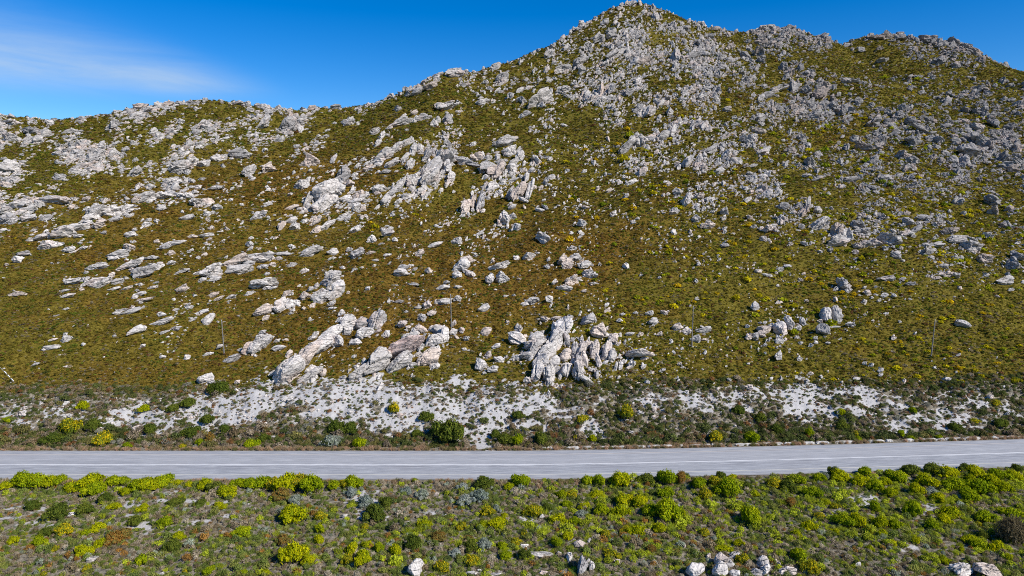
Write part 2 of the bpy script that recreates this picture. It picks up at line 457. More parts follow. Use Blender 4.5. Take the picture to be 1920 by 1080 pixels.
# ---------------------------------------------------------------- ground sheet
def build_ground():
    Ys = np.concatenate([np.linspace(-60, 40, 14)[:-1], np.linspace(40, 78, 150)[:-1], np.linspace(78, 110, 150)[:-1], np.linspace(110, 200, 190)[:-1], np.linspace(200, 420, 260)[:-1], np.linspace(420, 900, 30)])
    s = np.linspace(-1, 1, 860)
    s = np.concatenate([[-2.6, -2.2, -1.8, -1.5, -1.25, -1.1], s, [1.1, 1.25, 1.5, 1.8, 2.2, 2.6]])
    wd = 55 + 0.83 * np.clip(Ys, 20, 460)
    X = s[None, :] * wd[:, None]; Y = np.broadcast_to(Ys[:, None], X.shape)
    Z = np.maximum(H(X, Y), -9.0)
    px, py, dep = project(X, Y, Z)
    ok = (dep > 5)
    px = np.where(ok, px, 960); py = np.where(ok, py, 2000)
    sand = sand_mask(px.ravel(), py.ravel(), X.ravel(), Y.ravel())
    r = np.full((X.size, 4), 0.45)
    base = veg_tint(px.ravel(), py.ravel(), X.ravel(), Y.ravel(), r) * 0.62
    fgm = (Y.ravel() < road_far(X.ravel()) + 13)
    litter = np.array([0.185, 0.165, 0.13])
    base = np.where(fgm[:, None], litter[None], base)
    nr, nc = X.shape
    idx = np.arange(nr * nc).reshape(nr, nc)
    f = np.stack([idx[:-1, :-1], idx[:-1, 1:], idx[1:, 1:], idx[1:, :-1]], -1).reshape(-1)
    me = raw_mesh("ground", np.stack([X, Y, Z], -1).reshape(-1, 3), f, np.full((nr - 1) * (nc - 1), 4), M_ground, True)
    a = me.attributes.new('gcol', 'FLOAT_COLOR', 'POINT')
    a.data.foreach_set('color', np.concatenate([base, np.ones((len(base), 1))], 1).astype(np.float32).ravel())
    a = me.attributes.new('sand', 'FLOAT', 'POINT'); a.data.foreach_set('value', sand.astype(np.float32))
    o = link("hillside", me)
    tag(o, "scrub covered mountainside rising from the road to a rocky skyline", "hillside", kind="structure")
    v = np.array([(-9000, -4000, -9.5), (9000, -4000, -9.5), (9000, 12000, -9.5), (-9000, 12000, -9.5)], float)
    me = raw_mesh("plain", v, [0, 1, 2, 3], [4], M_ground)
    a = me.attributes.new('gcol', 'FLOAT_COLOR', 'POINT')
    a.data.foreach_set('color', np.tile(np.array([0.1, 0.09, 0.04, 1], np.float32), 4))
    tag(link("ground", me), "flat scrubland around the foot of the mountain", "ground", kind="structure")
build_ground()

# ---------------------------------------------------------------- road
def road_material():
    m, nt, o = new_mat("worn_asphalt"); g = G(nt)
    uv = g.n('ShaderNodeUVMap', uv_map='road'); sp = g.n('ShaderNodeSeparateXYZ'); g.l(uv.outputs[0], sp.inputs[0])
    u, v = sp.outputs[0], sp.outputs[1]            # metres along, metres across from the near edge
    cb = g.n('ShaderNodeCombineXYZ'); g.l(g.math('MULTIPLY', u, 0.11), cb.inputs[0]); g.l(v, cb.inputs[1])
    streak = g.noise(cb.outputs[0], 3.2, 6, 0.7); streak2 = g.noise(cb.outputs[0], 0.9, 4, 0.6)
    geo = g.n('ShaderNodeNewGeometry'); fine = g.noise(geo.outputs['Position'], 9.0, 5, 0.7); patch = g.noise(geo.outputs['Position'], 0.12, 4, 0.6)
    c = g.mix(g.ramp(streak, 0.3, 0.7), (0.205, 0.216, 0.228), (0.465, 0.472, 0.475))
    c = g.mix(g.ramp(streak2, 0.35, 0.65, 0, 0.35), c, (0.30, 0.30, 0.315))
    c = g.mix(g.ramp(patch, 0.4, 0.7, 0, 0.3), c, (0.37, 0.36, 0.35))
    c = g.mix(g.ramp(fine, 0.3, 0.7, 0, 0.40), c, (0.21, 0.215, 0.23))
    def band(center, half, soft=0.05):
        d = g.math('ABSOLUTE', g.math('SUBTRACT', v, center)); return g.ramp(d, half + soft, half)
    cw = g.n('ShaderNodeCombineXYZ'); g.l(g.math('MULTIPLY', u, 0.35), cw.inputs[0]); g.l(g.math('MULTIPLY', v, 2.5), cw.inputs[1])
    wear = g.ramp(g.noise(cw.outputs[0], 1.1, 5, 0.7), 0.34, 0.55); wear2 = g.ramp(g.noise(cw.outputs[0], 0.35, 5, 0.75), 0.46, 0.60)
    # rougher dark seams beside the centre line
    c = g.mix(g.math('MULTIPLY', band(4.15, 0.10, 0.12), g.math('MULTIPLY', wear2, 0.6)), c, (0.16, 0.16, 0.175))
    c = g.mix(g.math('MULTIPLY', band(5.15, 0.05, 0.08), g.math('MULTIPLY', wear2, 0.6)), c, (0.16, 0.16, 0.175))
    c = g.mix(g.math('MULTIPLY', band(3.45, 0.10, 0.3), g.math('MULTIPLY', wear2, 0.55)), c, (0.2, 0.2, 0.215))
    # far lane paler and drier, wheel paths darker, tar repairs
    c = g.mix(g.math('MULTIPLY', band(6.7, 1.5, 0.3), 0.30), c, (0.42, 0.415, 0.41))
    for wp in (1.95, 3.05, 5.75, 7.55):
        c = g.mix(g.math('MULTIPLY', band(wp, 0.22, 0.35), 0.20), c, (0.24, 0.25, 0.27))
    rep_ = g.noise(cw.outputs[0], 0.12, 3, 0.5)
    c = g.mix(g.ramp(rep_, 0.63, 0.65, 0, 0.22), c, (0.20, 0.205, 0.22))
    # centre line (two worn strokes), near and far edge lines
    c = g.mix(g.math('MULTIPLY', band(4.80, 0.10), g.math('ADD', 0.35, g.math('MULTIPLY', wear, 0.5))), c, (0.66, 0.655, 0.64))
    c = g.mix(g.math('MULTIPLY', band(4.48, 0.06), g.math('MULTIPLY', wear2, 0.55)), c, (0.60, 0.60, 0.59))
    c = g.mix(g.math('MULTIPLY', band(1.50, 0.08), g.math('ADD', 0.25, g.math('MULTIPLY', wear, 0.4))), c, (0.56, 0.53, 0.45))
    c = g.mix(g.math('MULTIPLY', band(8.55, 0.10), g.math('ADD', 0.25, g.math('MULTIPLY', wear, 0.4))), c, (0.50, 0.45, 0.39))
    c = g.mix(g.math('MULTIPLY', band(8.33, 0.05), 0.4), c, (0.25, 0.22, 0.2))
    # grit and dust at both edges
    edge = g.math('MAXIMUM', g.ramp(v, 0.7, 0.0), g.ramp(v, 9.6, 10.1))
    c = g.mix(g.math('MULTIPLY', edge, g.ramp(fine, 0.35, 0.6, 0.2, 0.9)), c, (0.24, 0.225, 0.21))
    g.l(g.diffuse(c, 0.85, g.bump(fine, 0.35, 0.03), 0.25), o.inputs[0])
    return m
def build_road():
    xs = np.arange(-190, 191, 1.5)
    far = road_far(xs)
    vs, uvs = [], []
    n = 9
    for k in range(n):
        f = k / (n - 1)
        crown = 0.06 * (1 - (2 * f - 1) ** 2)
        vs.append(np.stack([xs, far - ROAD_W * (1 - f), np.full_like(xs, 0.0) + crown], -1))
        uvs.append(np.stack([xs, np.full_like(xs, 10.1 * f)], -1))
    V = np.concatenate(vs); UV = np.concatenate(uvs); m = len(xs)
    idx = np.arange(n * m).reshape(n, m)
    f = np.stack([idx[:-1, :-1], idx[:-1, 1:], idx[1:, 1:], idx[1:, :-1]], -1).reshape(-1)
    me = raw_mesh("road", V, f, np.full((n - 1) * (m - 1), 4), road_material(), True)
    l = me.uv_layers.new(name='road'); l.data.foreach_set('uv', UV[f].astype(np.float32).ravel())
    tag(link("road", me), "grey two lane asphalt road with worn white lines crossing the picture", "road", kind="structure")
build_road()

def build_kerb():
    """whitewashed stone edging on the far side, in broken lengths"""
    V, F, Sz = [], [], []
    x = 4.0
    r = np.random.default_rng(3)
    while x < 120:
        ln = r.uniform(0.9, 3.4)
        if x < 30: ln *= 0.6
        m = 7
        xs = np.linspace(x, x + ln, m)
        prof = np.array([(-0.16, -0.1), (-0.15, 0.16), (-0.08, 0.24), (0.12, 0.25), (0.2, 0.12), (0.2, -0.1)])
        b = len(V) and sum(len(v) for v in V)
        pts = []
        for i, xx in enumerate(xs):
            k = 0.9 + 0.25 * r.random(); end = 0.55 if i in (0, m - 1) else 1.0
            for (py_, pz) in prof:
                pts.append((xx + 0.03 * r.normal(), road_far(xx) + 0.75 + py_ * k + 0.03 * r.normal(), -0.02 + pz * k * end + 0.015 * r.normal()))
        V.append(np.array(pts)); q = len(prof)
        for i in range(m - 1):
            for j in range(q - 1):
                F += [b + i * q + j, b + (i + 1) * q + j, b + (i + 1) * q + j + 1, b + i * q + j + 1]; Sz.append(4)
        F += [b + j for j in range(q)]; Sz.append(q)
        F += [b + (m - 1) * q + j for j in reversed(range(q))]; Sz.append(q)
        x += ln + r.choice([0.12, 0.3, 0.9, 1.8], p=[.35, .3, .2, .15])
    tag(link("kerb", raw_mesh("kerb", np.concatenate(V), F, Sz, M_kerb)), "low broken white stone kerb along the far edge of the road", "kerb", kind="structure")
build_kerb()

# ---------------------------------------------------------------- rocks: shapes
import bmesh
def ico(sub):
    bm = bmesh.new(); bmesh.ops.create_icosphere(bm, subdivisions=sub, radius=1.0)
    v = np.array([x.co[:] for x in bm.verts]); f = np.array([[x.index for x in p.verts] for p in bm.faces]); bm.free()
    return v, f
ICO = {k: ico(k) for k in (3, 4, 5)}
def rock_shape(seed, sub, boxy=2.8, cuts=12, rough=0.16, strata=0.06, cells=0):
    """unit rock: long axis x, thin axis y (bedding), z towards the viewer side"""
    r = np.random.default_rng(seed)
    v, f = ICO[sub]; p = v.copy()
    n = boxy + r.uniform(-0.5, 0.8)
    p = p / (np.abs(p) ** n).sum(1, keepdims=True) ** (1 / n)
    p[:, 1] *= 1 + r.uniform(-.35, .35) * p[:, 0]                  # taper along the length
    p[:, 2] *= 1 + r.uniform(-.25, .25) * p[:, 0]
    for k in range(cuts):
        d = r.normal(size=3); d[1] *= 1.2; d /= np.linalg.norm(d)
        o = r.uniform(0.50, 0.92)
        s = p @ d - o
        p -= np.where(s > 0, s, 0)[:, None] * d * r.uniform(0.75, 1.0)
    nr = p / np.maximum(np.linalg.norm(p, axis=1, keepdims=True), 1e-6)
    if cells:                                                      # jointed into blocks
        c = r.uniform(-1, 1, (cells, 3)) * [1.0, 0.75, 0.75]
        w = p + 0.10 * np.stack([fbm3(p * 2.5 + 7 * k, 2, seed % 83 + k) for k in range(3)], 1)
        dd = np.sort(np.linalg.norm((w[:, None, :] - c[None]) * [0.75, 1.25, 1.0], axis=2), 1)
        own = np.argmin(np.linalg.norm((w[:, None, :] - c[None]) * [0.75, 1.25, 1.0], axis=2), 1)
        off = r.uniform(-0.30, 0.12, cells)
        gv = np.clip(1 - (dd[:, 1] - dd[:, 0]) / 0.10, 0, 1)
        p = p + nr * (off[own] - 0.20 * gv)[:, None]
    q = p * r.uniform(1.2, 1.9) + seed * 3.17 % 61
    nr = p / np.maximum(np.linalg.norm(p, axis=1, keepdims=True), 1e-6)
    p += nr * (rough * 1.25 * fbm3(q, 4, seed % 97))[:, None]
    rid = 1 - np.abs(fbm3(q * 1.6 + 9, 3, (seed + 31) % 89))       # sharp creases
    p -= nr * (0.16 * np.clip(rid - 0.80, 0, 1) / 0.2 * rough * 4)[:, None]
    ph = p[:, 1] * r.uniform(5, 8) + 1.3 * fbm3(q * 0.8, 3, seed % 71) + r.uniform(0, 6)
    gro = np.clip(np.abs((ph % 2.0) - 1.0) - 0.72, 0, 1) / 0.28    # bedding grooves
    p -= nr * (strata * gro)[:, None]
    lo, hi = p.min(0), p.max(0)
    p = (p - (lo + hi) / 2) / ((hi - lo) / 2)
    return p, f
def rock_mesh(name, seed, sub, mat, **kw):
    p, f = rock_shape(seed, sub, **kw)
    return raw_mesh(name, p, f.ravel(), np.full(len(f), 3), mat)

# ---------------------------------------------------------------- rocks: where they lie
# groups of (x, y, length, thickness, tilt) read off enlargements: offset, scale
CAT = []
def T(ox, oy, sc, rows, skip=None):
    for row in rows:
        x, y, l, t = row[:4]; a = row[4] if len(row) > 4 else 8
        px, py = ox + x / sc, oy + y / sc
        if skip and skip(px, py): continue
        CAT.append((px, py, l / sc, t / sc, a))
# left slope
T(0, 360, 3, [(20,110,90,60,20),(40,160,90,60,30),(105,70,130,60,10),(150,105,130,40,30),(185,40,70,40,20),(300,45,160,50,10),(250,150,80,30,20),(220,70,60,40,-20),(150,150,90,40,20),
 (35,410,30,14),(100,385,60,40,20),(130,352,80,24,10),(235,255,80,34,20),(170,270,60,20,10),(270,300,120,50,15),(345,232,130,60,20),(430,200,120,40,25),(540,110,130,80,20),(620,115,100,60,10),(700,105,110,50,20),(550,185,110,50,10),(640,155,80,30,10),(480,160,90,40,30),(385,330,70,32,15),(470,316,50,20,15),(450,290,30,16),(580,232,40,20,0),(440,250,60,20,10),
 (820,30,130,60,25),(780,45,80,50,30),(905,95,70,30,10),(910,25,110,40,20),(1040,25,110,45,5),(1100,60,80,50,20),(1165,55,70,45,10),(1220,90,70,35,0),(1050,145,80,25,20),(1165,125,40,30,30),(880,165,30,25),(820,185,60,25,10),(755,215,35,18),(730,240,60,30,20),(1190,200,30,16),(1410,260,30,20),
 (725,315,75,45,0),(665,358,130,45,15),(540,422,130,28,15),(850,372,90,22,5),(735,410,150,40,25),(960,400,50,22,25),(900,405,30,12),(800,455,160,60,25),(875,430,60,30,20),(1020,448,85,20,20),(415,505,125,30,12),(510,510,140,34,22),(565,515,130,50,22),(650,508,90,26,18),(640,545,70,14,18),(710,540,70,14,25),(860,537,60,16,20),(875,512,40,12,10),(375,585,90,20,20),(370,556,50,14,15),(90,577,110,26,8),(785,573,70,20,15),(1020,548,70,40,20),(815,608,110,20,15),(770,555,30,14),(1195,582,75,20,30),(1230,602,70,18,30),(1297,592,60,18,25),(1400,573,60,20,20),(1480,520,150,50,18),(1540,540,50,16,20),(1610,575,60,26,30),
 (970,290,150,30,12),(930,310,70,36,20),(1080,252,60,22,10),(1160,245,80,22,10),(1190,450,110,60,35),(1130,455,70,25,10),(1200,495,90,26,15),(1330,390,160,50,25),(1340,440,150,60,10),(1470,375,170,60,10),(1390,405,80,30,10),(1600,350,100,25,0),(1635,305,40,20),(1740,340,150,40,25),(1870,340,60,40,20),(1640,412,60,22,10),(1710,445,50,30,10),(1850,455,50,25,45),
 (735,672,110,24,20),(700,665,50,16,15),(370,660,40,10,15),(315,695,30,10,20),(910,692,50,26,10),(1060,650,55,24,10),(990,665,40,14,20),(1135,677,80,22,12),(1170,718,75,42,60),(1080,720,55,14,25),(765,780,100,36,30),(905,735,140,24,20),(990,772,65,24,20),(925,788,50,18,25),(640,812,26,12,20),(300,832,55,16,15),(370,830,60,36,10),(290,875,95,26,8),(200,970,48,16,20),(370,983,30,10),(1050,933,38,26,20),(1235,872,45,22,30),(1170,912,60,18,10),(1300,942,105,34,25),(1390,880,80,40,45),(1475,845,110,80,35),(1430,880,70,60,40),(1570,880,80,26,15),(1560,840,40,20,30),(1605,835,35,18),
 (1480,670,110,46,25),(1590,640,110,66,30),(1665,625,45,36),(1710,655,26,24),(1715,585,65,46,20),(1820,590,130,60,35),(1890,560,120,70,35),(1870,490,120,60,30),(1870,655,50,16),
 (1620,1010,150,96,42),(1715,935,150,88,40),(1795,870,130,74,35),(1855,805,120,60,40),(1895,845,70,70,20),(1540,1020,60,24,35),(1740,1030,130,40,30),(1810,1020,50,50),
 (1505,70,50,30,20),(1460,130,80,40,15),(1580,190,60,40,50),(1665,205,90,60,20),(1835,190,120,40,30),(1770,160,70,30,30),(1150,1055,90,50,25),(1190,1070,50,30)],
 lambda x, y: x > 540 and y < 460)
# tall crag, its shoulder and the blocks below
T(540, 260, 5.333, [(1600,60,90,70,80),(1540,210,170,120,40),(1440,300,260,100,55),(1580,290,130,90,80),(1420,400,220,120,60),(1480,430,120,60,75),(1340,320,160,50,45),(1640,390,130,60,75),(1590,450,90,40,60),(1530,520,60,26,55),(1220,440,110,90,60),(1110,470,190,70,55),(1010,580,170,60,50),(1200,575,110,60,20),(1100,630,90,40,45),(1310,540,100,50,55),(1380,180,130,60,60),(1250,120,120,50,60),(1170,190,120,40,55),(950,170,180,90,35),(920,230,110,50,20),(1080,100,140,50,40),(1150,50,150,60,35),(1050,250,130,40,30),(1210,270,120,50,60),(840,290,100,30,30),(970,335,110,40,10),
 (220,590,190,60,65),(400,530,260,170,40),(510,520,110,90,50),(560,340,130,90,60),(540,400,160,50,25),(330,650,190,90,50),(610,450,90,60,20),(350,700,110,50,30),
 (720,560,80,60,30),(690,625,130,50,15),(800,620,80,40,10),(690,690,140,60,30),(560,780,170,50,35),(600,800,80,40,50),(380,870,200,60,35),(290,790,90,50,40),(270,840,120,40,25),(60,880,110,70,40),(40,690,120,30,25),(30,820,120,50,30),(20,555,60,40,35),(140,465,80,40,50),(920,510,130,70,0)])
# blocks right of the crag
T(860, 260, 4.571, [(40,190,120,50,-10),(110,215,140,40,-15),(150,160,90,70,20),(200,150,70,60,60),(250,170,70,40,10),(240,250,150,80,40),(320,280,190,90,60),(285,400,90,60,50),(520,160,100,60,60),(460,230,130,60,40),(460,270,90,70,60),(400,30,200,60,20),(440,100,120,60,30),(580,340,90,35,75),(610,440,170,45,75),(520,450,190,80,60),(440,480,120,50,60),(560,530,100,30,-25),(750,365,80,60,70),(710,425,60,40,70),(650,180,90,50,-40),(750,165,100,34,-5),(345,470,70,40,40),(470,355,90,24,20),
 (120,550,130,55,80),(185,560,120,60,75),(60,600,130,60,60),(400,690,110,90,60),(460,670,70,50,-30),(490,765,100,60,45),(350,730,60,60,30),(740,590,80,36,-35),(700,615,100,36,-10),(1060,730,85,60,-25),(715,860,130,80,-35),(690,840,80,50,60),(1330,645,80,50,40),(1290,445,80,40,30),(1190,430,60,40,40),(1490,370,110,50,25),(1580,290,110,80,60),(1430,500,70,50,50),(1500,590,50,36,60),(1850,630,110,40,20),(1880,465,110,60,10),(1880,230,80,60,0),(1800,390,60,40,30),(1090,590,80,26,-5),(970,945,90,40,0)])
# middle of the slope
T(640, 360, 3, [(75,210,80,34,40),(265,232,70,38,25),(300,270,36,30,0),(235,215,30,30),(170,270,50,40,50),(440,348,55,30,20),(260,357,50,22,10),(225,295,40,16),(530,300,90,30,20),(85,355,100,50,20),(165,345,60,20,0),(45,325,40,25),(190,385,40,14),(185,415,24,14),(75,437,36,16),(115,428,24,14),(710,190,60,50,60),(690,245,70,60,20),(690,290,55,40,0),(735,270,60,30,20),(650,280,60,40,20),
 (710,385,95,40,10),(670,420,110,55,20),(720,460,90,40,-10),(650,468,55,40,10),(755,360,24,12),(490,447,45,30,10),(330,455,100,50,10),(350,430,60,30,20),(390,415,40,14),(410,522,80,20,-5),(570,540,80,28,15),(590,510,40,20,20),(655,535,50,24,5),(150,545,30,26,30),(895,412,110,48,15),(845,432,40,20),(985,370,36,30,10),(1050,365,90,50,20),(1300,320,62,28,-5),(1155,424,40,26,-10),(905,492,80,56,-10),(835,492,55,50,60),(1000,490,30,16),(1310,370,80,50,20),(1260,385,60,80,70),(1270,420,70,40,0),(1365,410,80,50,30),(1395,465,90,50,0),(1295,500,80,60,10),(1200,510,36,24,40),(1255,545,90,34,0),(1420,515,60,18,0),(1365,560,30,18),(1600,422,38,36,90),(970,582,24,12),(925,585,30,14),
 (480,635,52,48,60),(430,650,40,18,10),(575,622,110,34,5),(655,603,45,36,50),(320,620,66,20,5),(455,710,50,36,45),(510,685,55,36,15),(800,657,70,36,30),(1075,613,80,50,15),(1030,632,50,24,15),(1170,605,40,46,60),
 (35,745,110,84,58),(115,740,80,60,40),(195,725,120,62,58),(130,800,110,60,10),(80,845,70,40),(250,805,50,42),(345,745,60,36,20),(390,810,100,40,15),(450,775,80,40,-10),(530,780,90,60,10),(580,815,100,50,75),(525,840,120,70,10),(360,890,230,70,17),(195,965,170,100,48),(100,1020,120,50,40),(340,960,150,70,35),(490,940,150,84,35),(280,990,70,40,40),(515,990,40,20,40),(630,790,45,40,60),(680,777,32,30),(705,828,40,26,20),(815,785,66,46,40),(690,885,30,18),
 (870,870,50,26),(825,920,40,40),(780,975,75,68,-60),(850,1000,60,40,-10),(885,945,60,36,-10),(985,830,110,60,-20),(1085,850,120,80,40),(1060,915,110,50,10),(1090,890,90,60,70),(985,935,50,36),(1240,760,120,90,55),(1205,840,150,70,60),(1160,900,130,74,52),(1272,830,90,36,-75),(1120,960,90,80,70),(1100,1020,110,66,62),(1200,960,70,50,40),(1163,1032,110,68,78),(1260,920,80,50,60),(1265,1005,90,50,60),(1050,1065,50,40,30),
 (1445,790,90,80,20),(1350,900,130,50,68),(1385,860,90,60,20),(1372,945,100,34,-80),(1425,890,110,62,75),(1447,955,90,34,-82),(1495,890,130,52,72),(1530,830,60,60),(1310,900,100,44,70),(1335,960,80,36,85),(1333,1015,110,66,80),(1380,1058,80,30,-28),(1525,925,70,40,65),
 (1670,920,140,52,-3),(1635,970,44,38,70),(1700,980,40,30,80),(1575,975,60,20,70),(1545,985,50,18,65),(1745,1018,38,22),(1805,1005,40,18),(1410,1005,45,22),(1385,720,90,52,15),(1410,712,56,50,80),(1290,710,36,32),(1210,712,60,22,10),(1150,718,60,24,-10),(1130,795,40,26,30),
 (1580,690,36,18),(1565,725,40,22),(1655,682,30,20),(1735,685,46,28,10),(1815,680,45,22,-15),(1755,730,55,40,20),(1890,760,62,40,20),(1680,805,45,25),(1625,800,55,20)],
 lambda x, y: (y < 478 and x > 862) or y < 425)
# right slope
T(1280, 360, 3, [(25,45,100,50,50),(90,30,70,40,20),(75,80,60,30,30),(370,40,70,34,30),(405,58,50,24),(75,150,50,50,70),(235,105,60,40,40),(170,115,32,20),(235,145,40,26,50),(140,190,80,44,20),(230,210,30,24,40),(480,212,45,46,50),(455,265,45,30,-10),(485,272,20,20),(240,302,58,26,-5),(605,292,32,26),(685,290,45,26,-30),(575,85,60,45,20),(655,75,50,40),(705,65,90,34,72),(680,110,90,40,50),(760,105,50,45,30),
 (770,185,130,60,20),(865,225,100,70,30),(870,280,140,60,10),(920,250,80,60,70),(985,185,70,50,-20),(1010,225,100,50,10),(1010,300,120,55,0),(1080,285,80,50,10),(1170,270,130,70,-10),(1255,235,90,40,10),(1310,215,80,30,20),(1145,318,48,30),(1200,342,60,18),(975,340,50,24),(1270,170,70,40,-20),(1360,145,110,45,10),(1130,145,40,24,-40),(1250,125,60,30),
 (1510,220,110,40,15),(1420,300,110,30,10),(1380,335,80,45,25),(1540,270,120,50,5),(1630,310,110,60,-15),(1700,385,90,50,-10),(1720,250,50,50,-60),(1820,190,70,50,0),(1885,360,70,50,-30),(1860,410,70,60,-50),(1540,470,60,40,10),(1480,465,80,40,10),(1470,418,60,26,10),(1430,485,60,20,10),(1810,505,110,46,5),(1845,550,42,20),(1740,50,80,60,-50),(1760,110,60,60,10),(1835,100,50,40),(1555,55,75,55,10),
 (590,420,50,24,0),(540,440,60,24,20),(475,470,70,18,-5),(905,530,95,60,-25),(860,548,30,24),(1140,487,110,36,5),(1240,490,50,18),(1285,517,70,24,-5),(1135,585,50,26,20),(1190,585,32,20,-20),
 (405,645,52,42,80),(810,698,88,58,80),(870,698,98,56,86),(773,730,30,26),(790,778,65,55,-50),(855,760,60,12,-3),(945,745,60,28,-10),(1225,730,26,16),(1575,745,85,34,-12),(1145,685,32,14),
 (370,815,42,40),(408,820,50,44,60),(465,775,75,60,20),(550,775,80,66,88),(600,735,70,56,85),(675,735,45,34,88),(650,770,40,30),(545,840,60,30),(665,852,34,20),(640,818,32,20),(745,825,30,20),(748,848,30,16),(818,852,32,16),(440,805,50,40),(500,755,46,40,50),
 (22,785,48,46,60),(115,780,90,36,10),(75,830,60,44,20),(125,830,50,16),(540,925,50,40,70),(660,940,36,30,60),(1025,968,30,22),(1065,975,32,24),(1112,1005,34,22),(720,1025,36,20),(1490,1055,60,30),(265,1060,32,26)])
# before the road
T(1280, 700, 2.842, [(70,1050,84,74,50),(205,1000,74,62,35),(200,1054,82,70,35),(245,1018,56,40,30),(280,978,58,46),(280,1068,64,40),(432,1012,66,58,60),(400,1062,100,40,5),(440,1050,60,40,60),(555,1060,104,46,8),(515,1018,20,22),(1490,1052,112,72,10),(1620,1058,124,64,-10),(935,1025,36,30,60)])
T(640, 700, 2.842, [(405,1045,84,76,45),(690,1072,76,26),(820,1075,76,24),(1270,912,62,42),(970,925,60,30,12),(1065,970,130,30,-5),(1215,985,48,30,75),(1285,1035,92,50,68),(1335,1038,56,30,80),(1075,1066,52,30),(1470,1005,30,26),(1160,960,26,22)])
T(0, 700, 2.842, [(490,992,52,30,15),(370,757,56,26,10),(855,1072,36,18)])
# upper left and the left ridge
T(0, 0, 3, [(1000,945,170,90,20),(1060,920,120,80,40),(1340,870,160,70,10),(1230,890,100,50,20),(1140,920,80,50,30),(960,1030,130,50,25),(750,970,100,70,40),(1400,965,90,70,50),(1500,950,100,60,30),(1740,910,80,50,30),(1210,1060,110,30,10),(60,690,110,50,5),(60,780,120,60,5),(180,740,130,60,0),(50,950,120,90,10),(20,1040,60,40),(390,740,90,40,10),(630,710,90,60,40),(1110,710,120,50,30),(1620,710,130,90,50),(1480,700,120,60,30),(330,1000,90,40,20),(520,900,110,40,10),(1700,1040,60,50,60),(840,1050,60,30,20),(770,1060,40,30,80),(1210,805,36,26),
 (790,603,110,40,0),(1090,580,90,30,5),(1340,580,80,30,10),(1750,610,70,30,20),(1880,605,90,30,10)])
# central spur up to the summit
T(640, 0, 3, [(640,415,120,60,20),(540,448,60,40,60),(500,485,100,50,30),(430,515,80,50,40),(870,375,90,40,35),(900,440,90,50,45),(700,475,70,30,30),(1170,310,70,60,30),(1350,143,60,50,30),(1480,130,60,50),(1520,180,70,50),(1390,260,90,60,45),(1450,220,90,70,40),(1540,300,150,60,40),(1620,320,60,50,50),(1650,350,60,60),(1720,350,100,60,0),(1880,320,110,70,70),(1240,390,130,60,30),(1340,350,130,60,30),(1350,400,60,50),(1110,560,200,90,40),(1240,510,110,50,25),(1460,510,110,40,75),(1520,500,90,40,65),(1400,555,70,50,50),(1460,570,90,50,40),(1620,520,60,60,70),(950,540,60,45,60),(800,575,100,50,20),(590,600,140,60,15),(330,690,170,50,20),(460,660,110,40,20),(520,700,60,50,60),(545,680,60,30,88),(600,670,80,70,60),(410,635,50,30,40),(190,740,80,40,35),(320,615,50,40),(40,690,90,50,20),(1730,630,100,70,40),(1850,630,60,50,80),(1640,790,150,60,40),(1600,830,130,60,35),(1690,800,90,80,50),(1800,770,120,60,30),(1860,740,90,60,50),(1640,20,60,30,30),(1570,45,60,30,30)])
# right shoulder
T(1280, 0, 3, [(100,250,60,60,60),(60,310,150,60,30),(150,205,60,40,-20),(130,310,60,50),(270,260,60,50),(230,320,80,40,30),(350,320,70,50,-40),(440,290,90,70,40),(570,380,70,50,-60),(600,410,60,60,-60),(340,410,60,40),(370,460,80,50,20),(480,160,120,40,5),(590,162,110,50,0),(540,500,150,50,20),(480,540,90,40,20),(700,510,60,60,30),(780,530,150,80,30),(850,560,60,60,60),(840,600,80,60,-10),(890,625,80,80,60),(960,625,80,50,-10),(1010,628,28,24),(660,630,80,30,30),(740,650,80,50),(430,670,80,50,30),(250,620,60,40),(200,510,50,50),(265,510,50,30,85),(1120,212,160,60,0),(1230,215,80,50,-10),(1380,222,110,70,-10),(1520,235,90,60,-20),(1600,275,90,60,-30),(1650,295,80,50,-30),(1440,345,80,60,-20),(1540,370,60,50),(1130,340,100,40,5),(940,460,110,40,0),(1160,640,60,50),(1240,610,70,50,20),(1215,655,90,60,30),(1080,690,130,60,20),(1290,690,90,50,-30),(1180,715,60,60),(1340,720,130,50,-40),(970,785,70,50),(1020,830,120,60,-5),(1100,830,60,50),(1300,790,90,70,-40),(1440,790,70,60,-10),(1240,880,90,80,-20),(1290,900,80,60,-50),(1290,940,60,40),(1660,790,110,80,-25),(1720,825,80,60,80),(1620,850,140,90,-20),(1540,800,60,50),(1590,905,80,60,80),(1800,890,90,90,60),(1710,880,70,40,0),(1860,955,70,50),(1880,910,90,60,-30),(1590,770,60,30),(1650,720,90,50,-30),(1750,690,70,60,-60),(1840,715,70,50),(1600,620,70,40,-20),(720,920,90,60,-60),(610,850,90,40,5),(460,850,130,50,30),(370,790,110,60,-20),(430,740,90,40,-10),(165,840,130,50,35),(250,865,90,50,30),(30,910,120,60,50),(390,935,80,26,15),(940,1010,140,36,5),(1140,1000,80,40,10),(700,990,70,30),(210,960,70,40,30),(770,1000,100,30,10),(760,870,60,50,20),(1000,1000,50,30)])

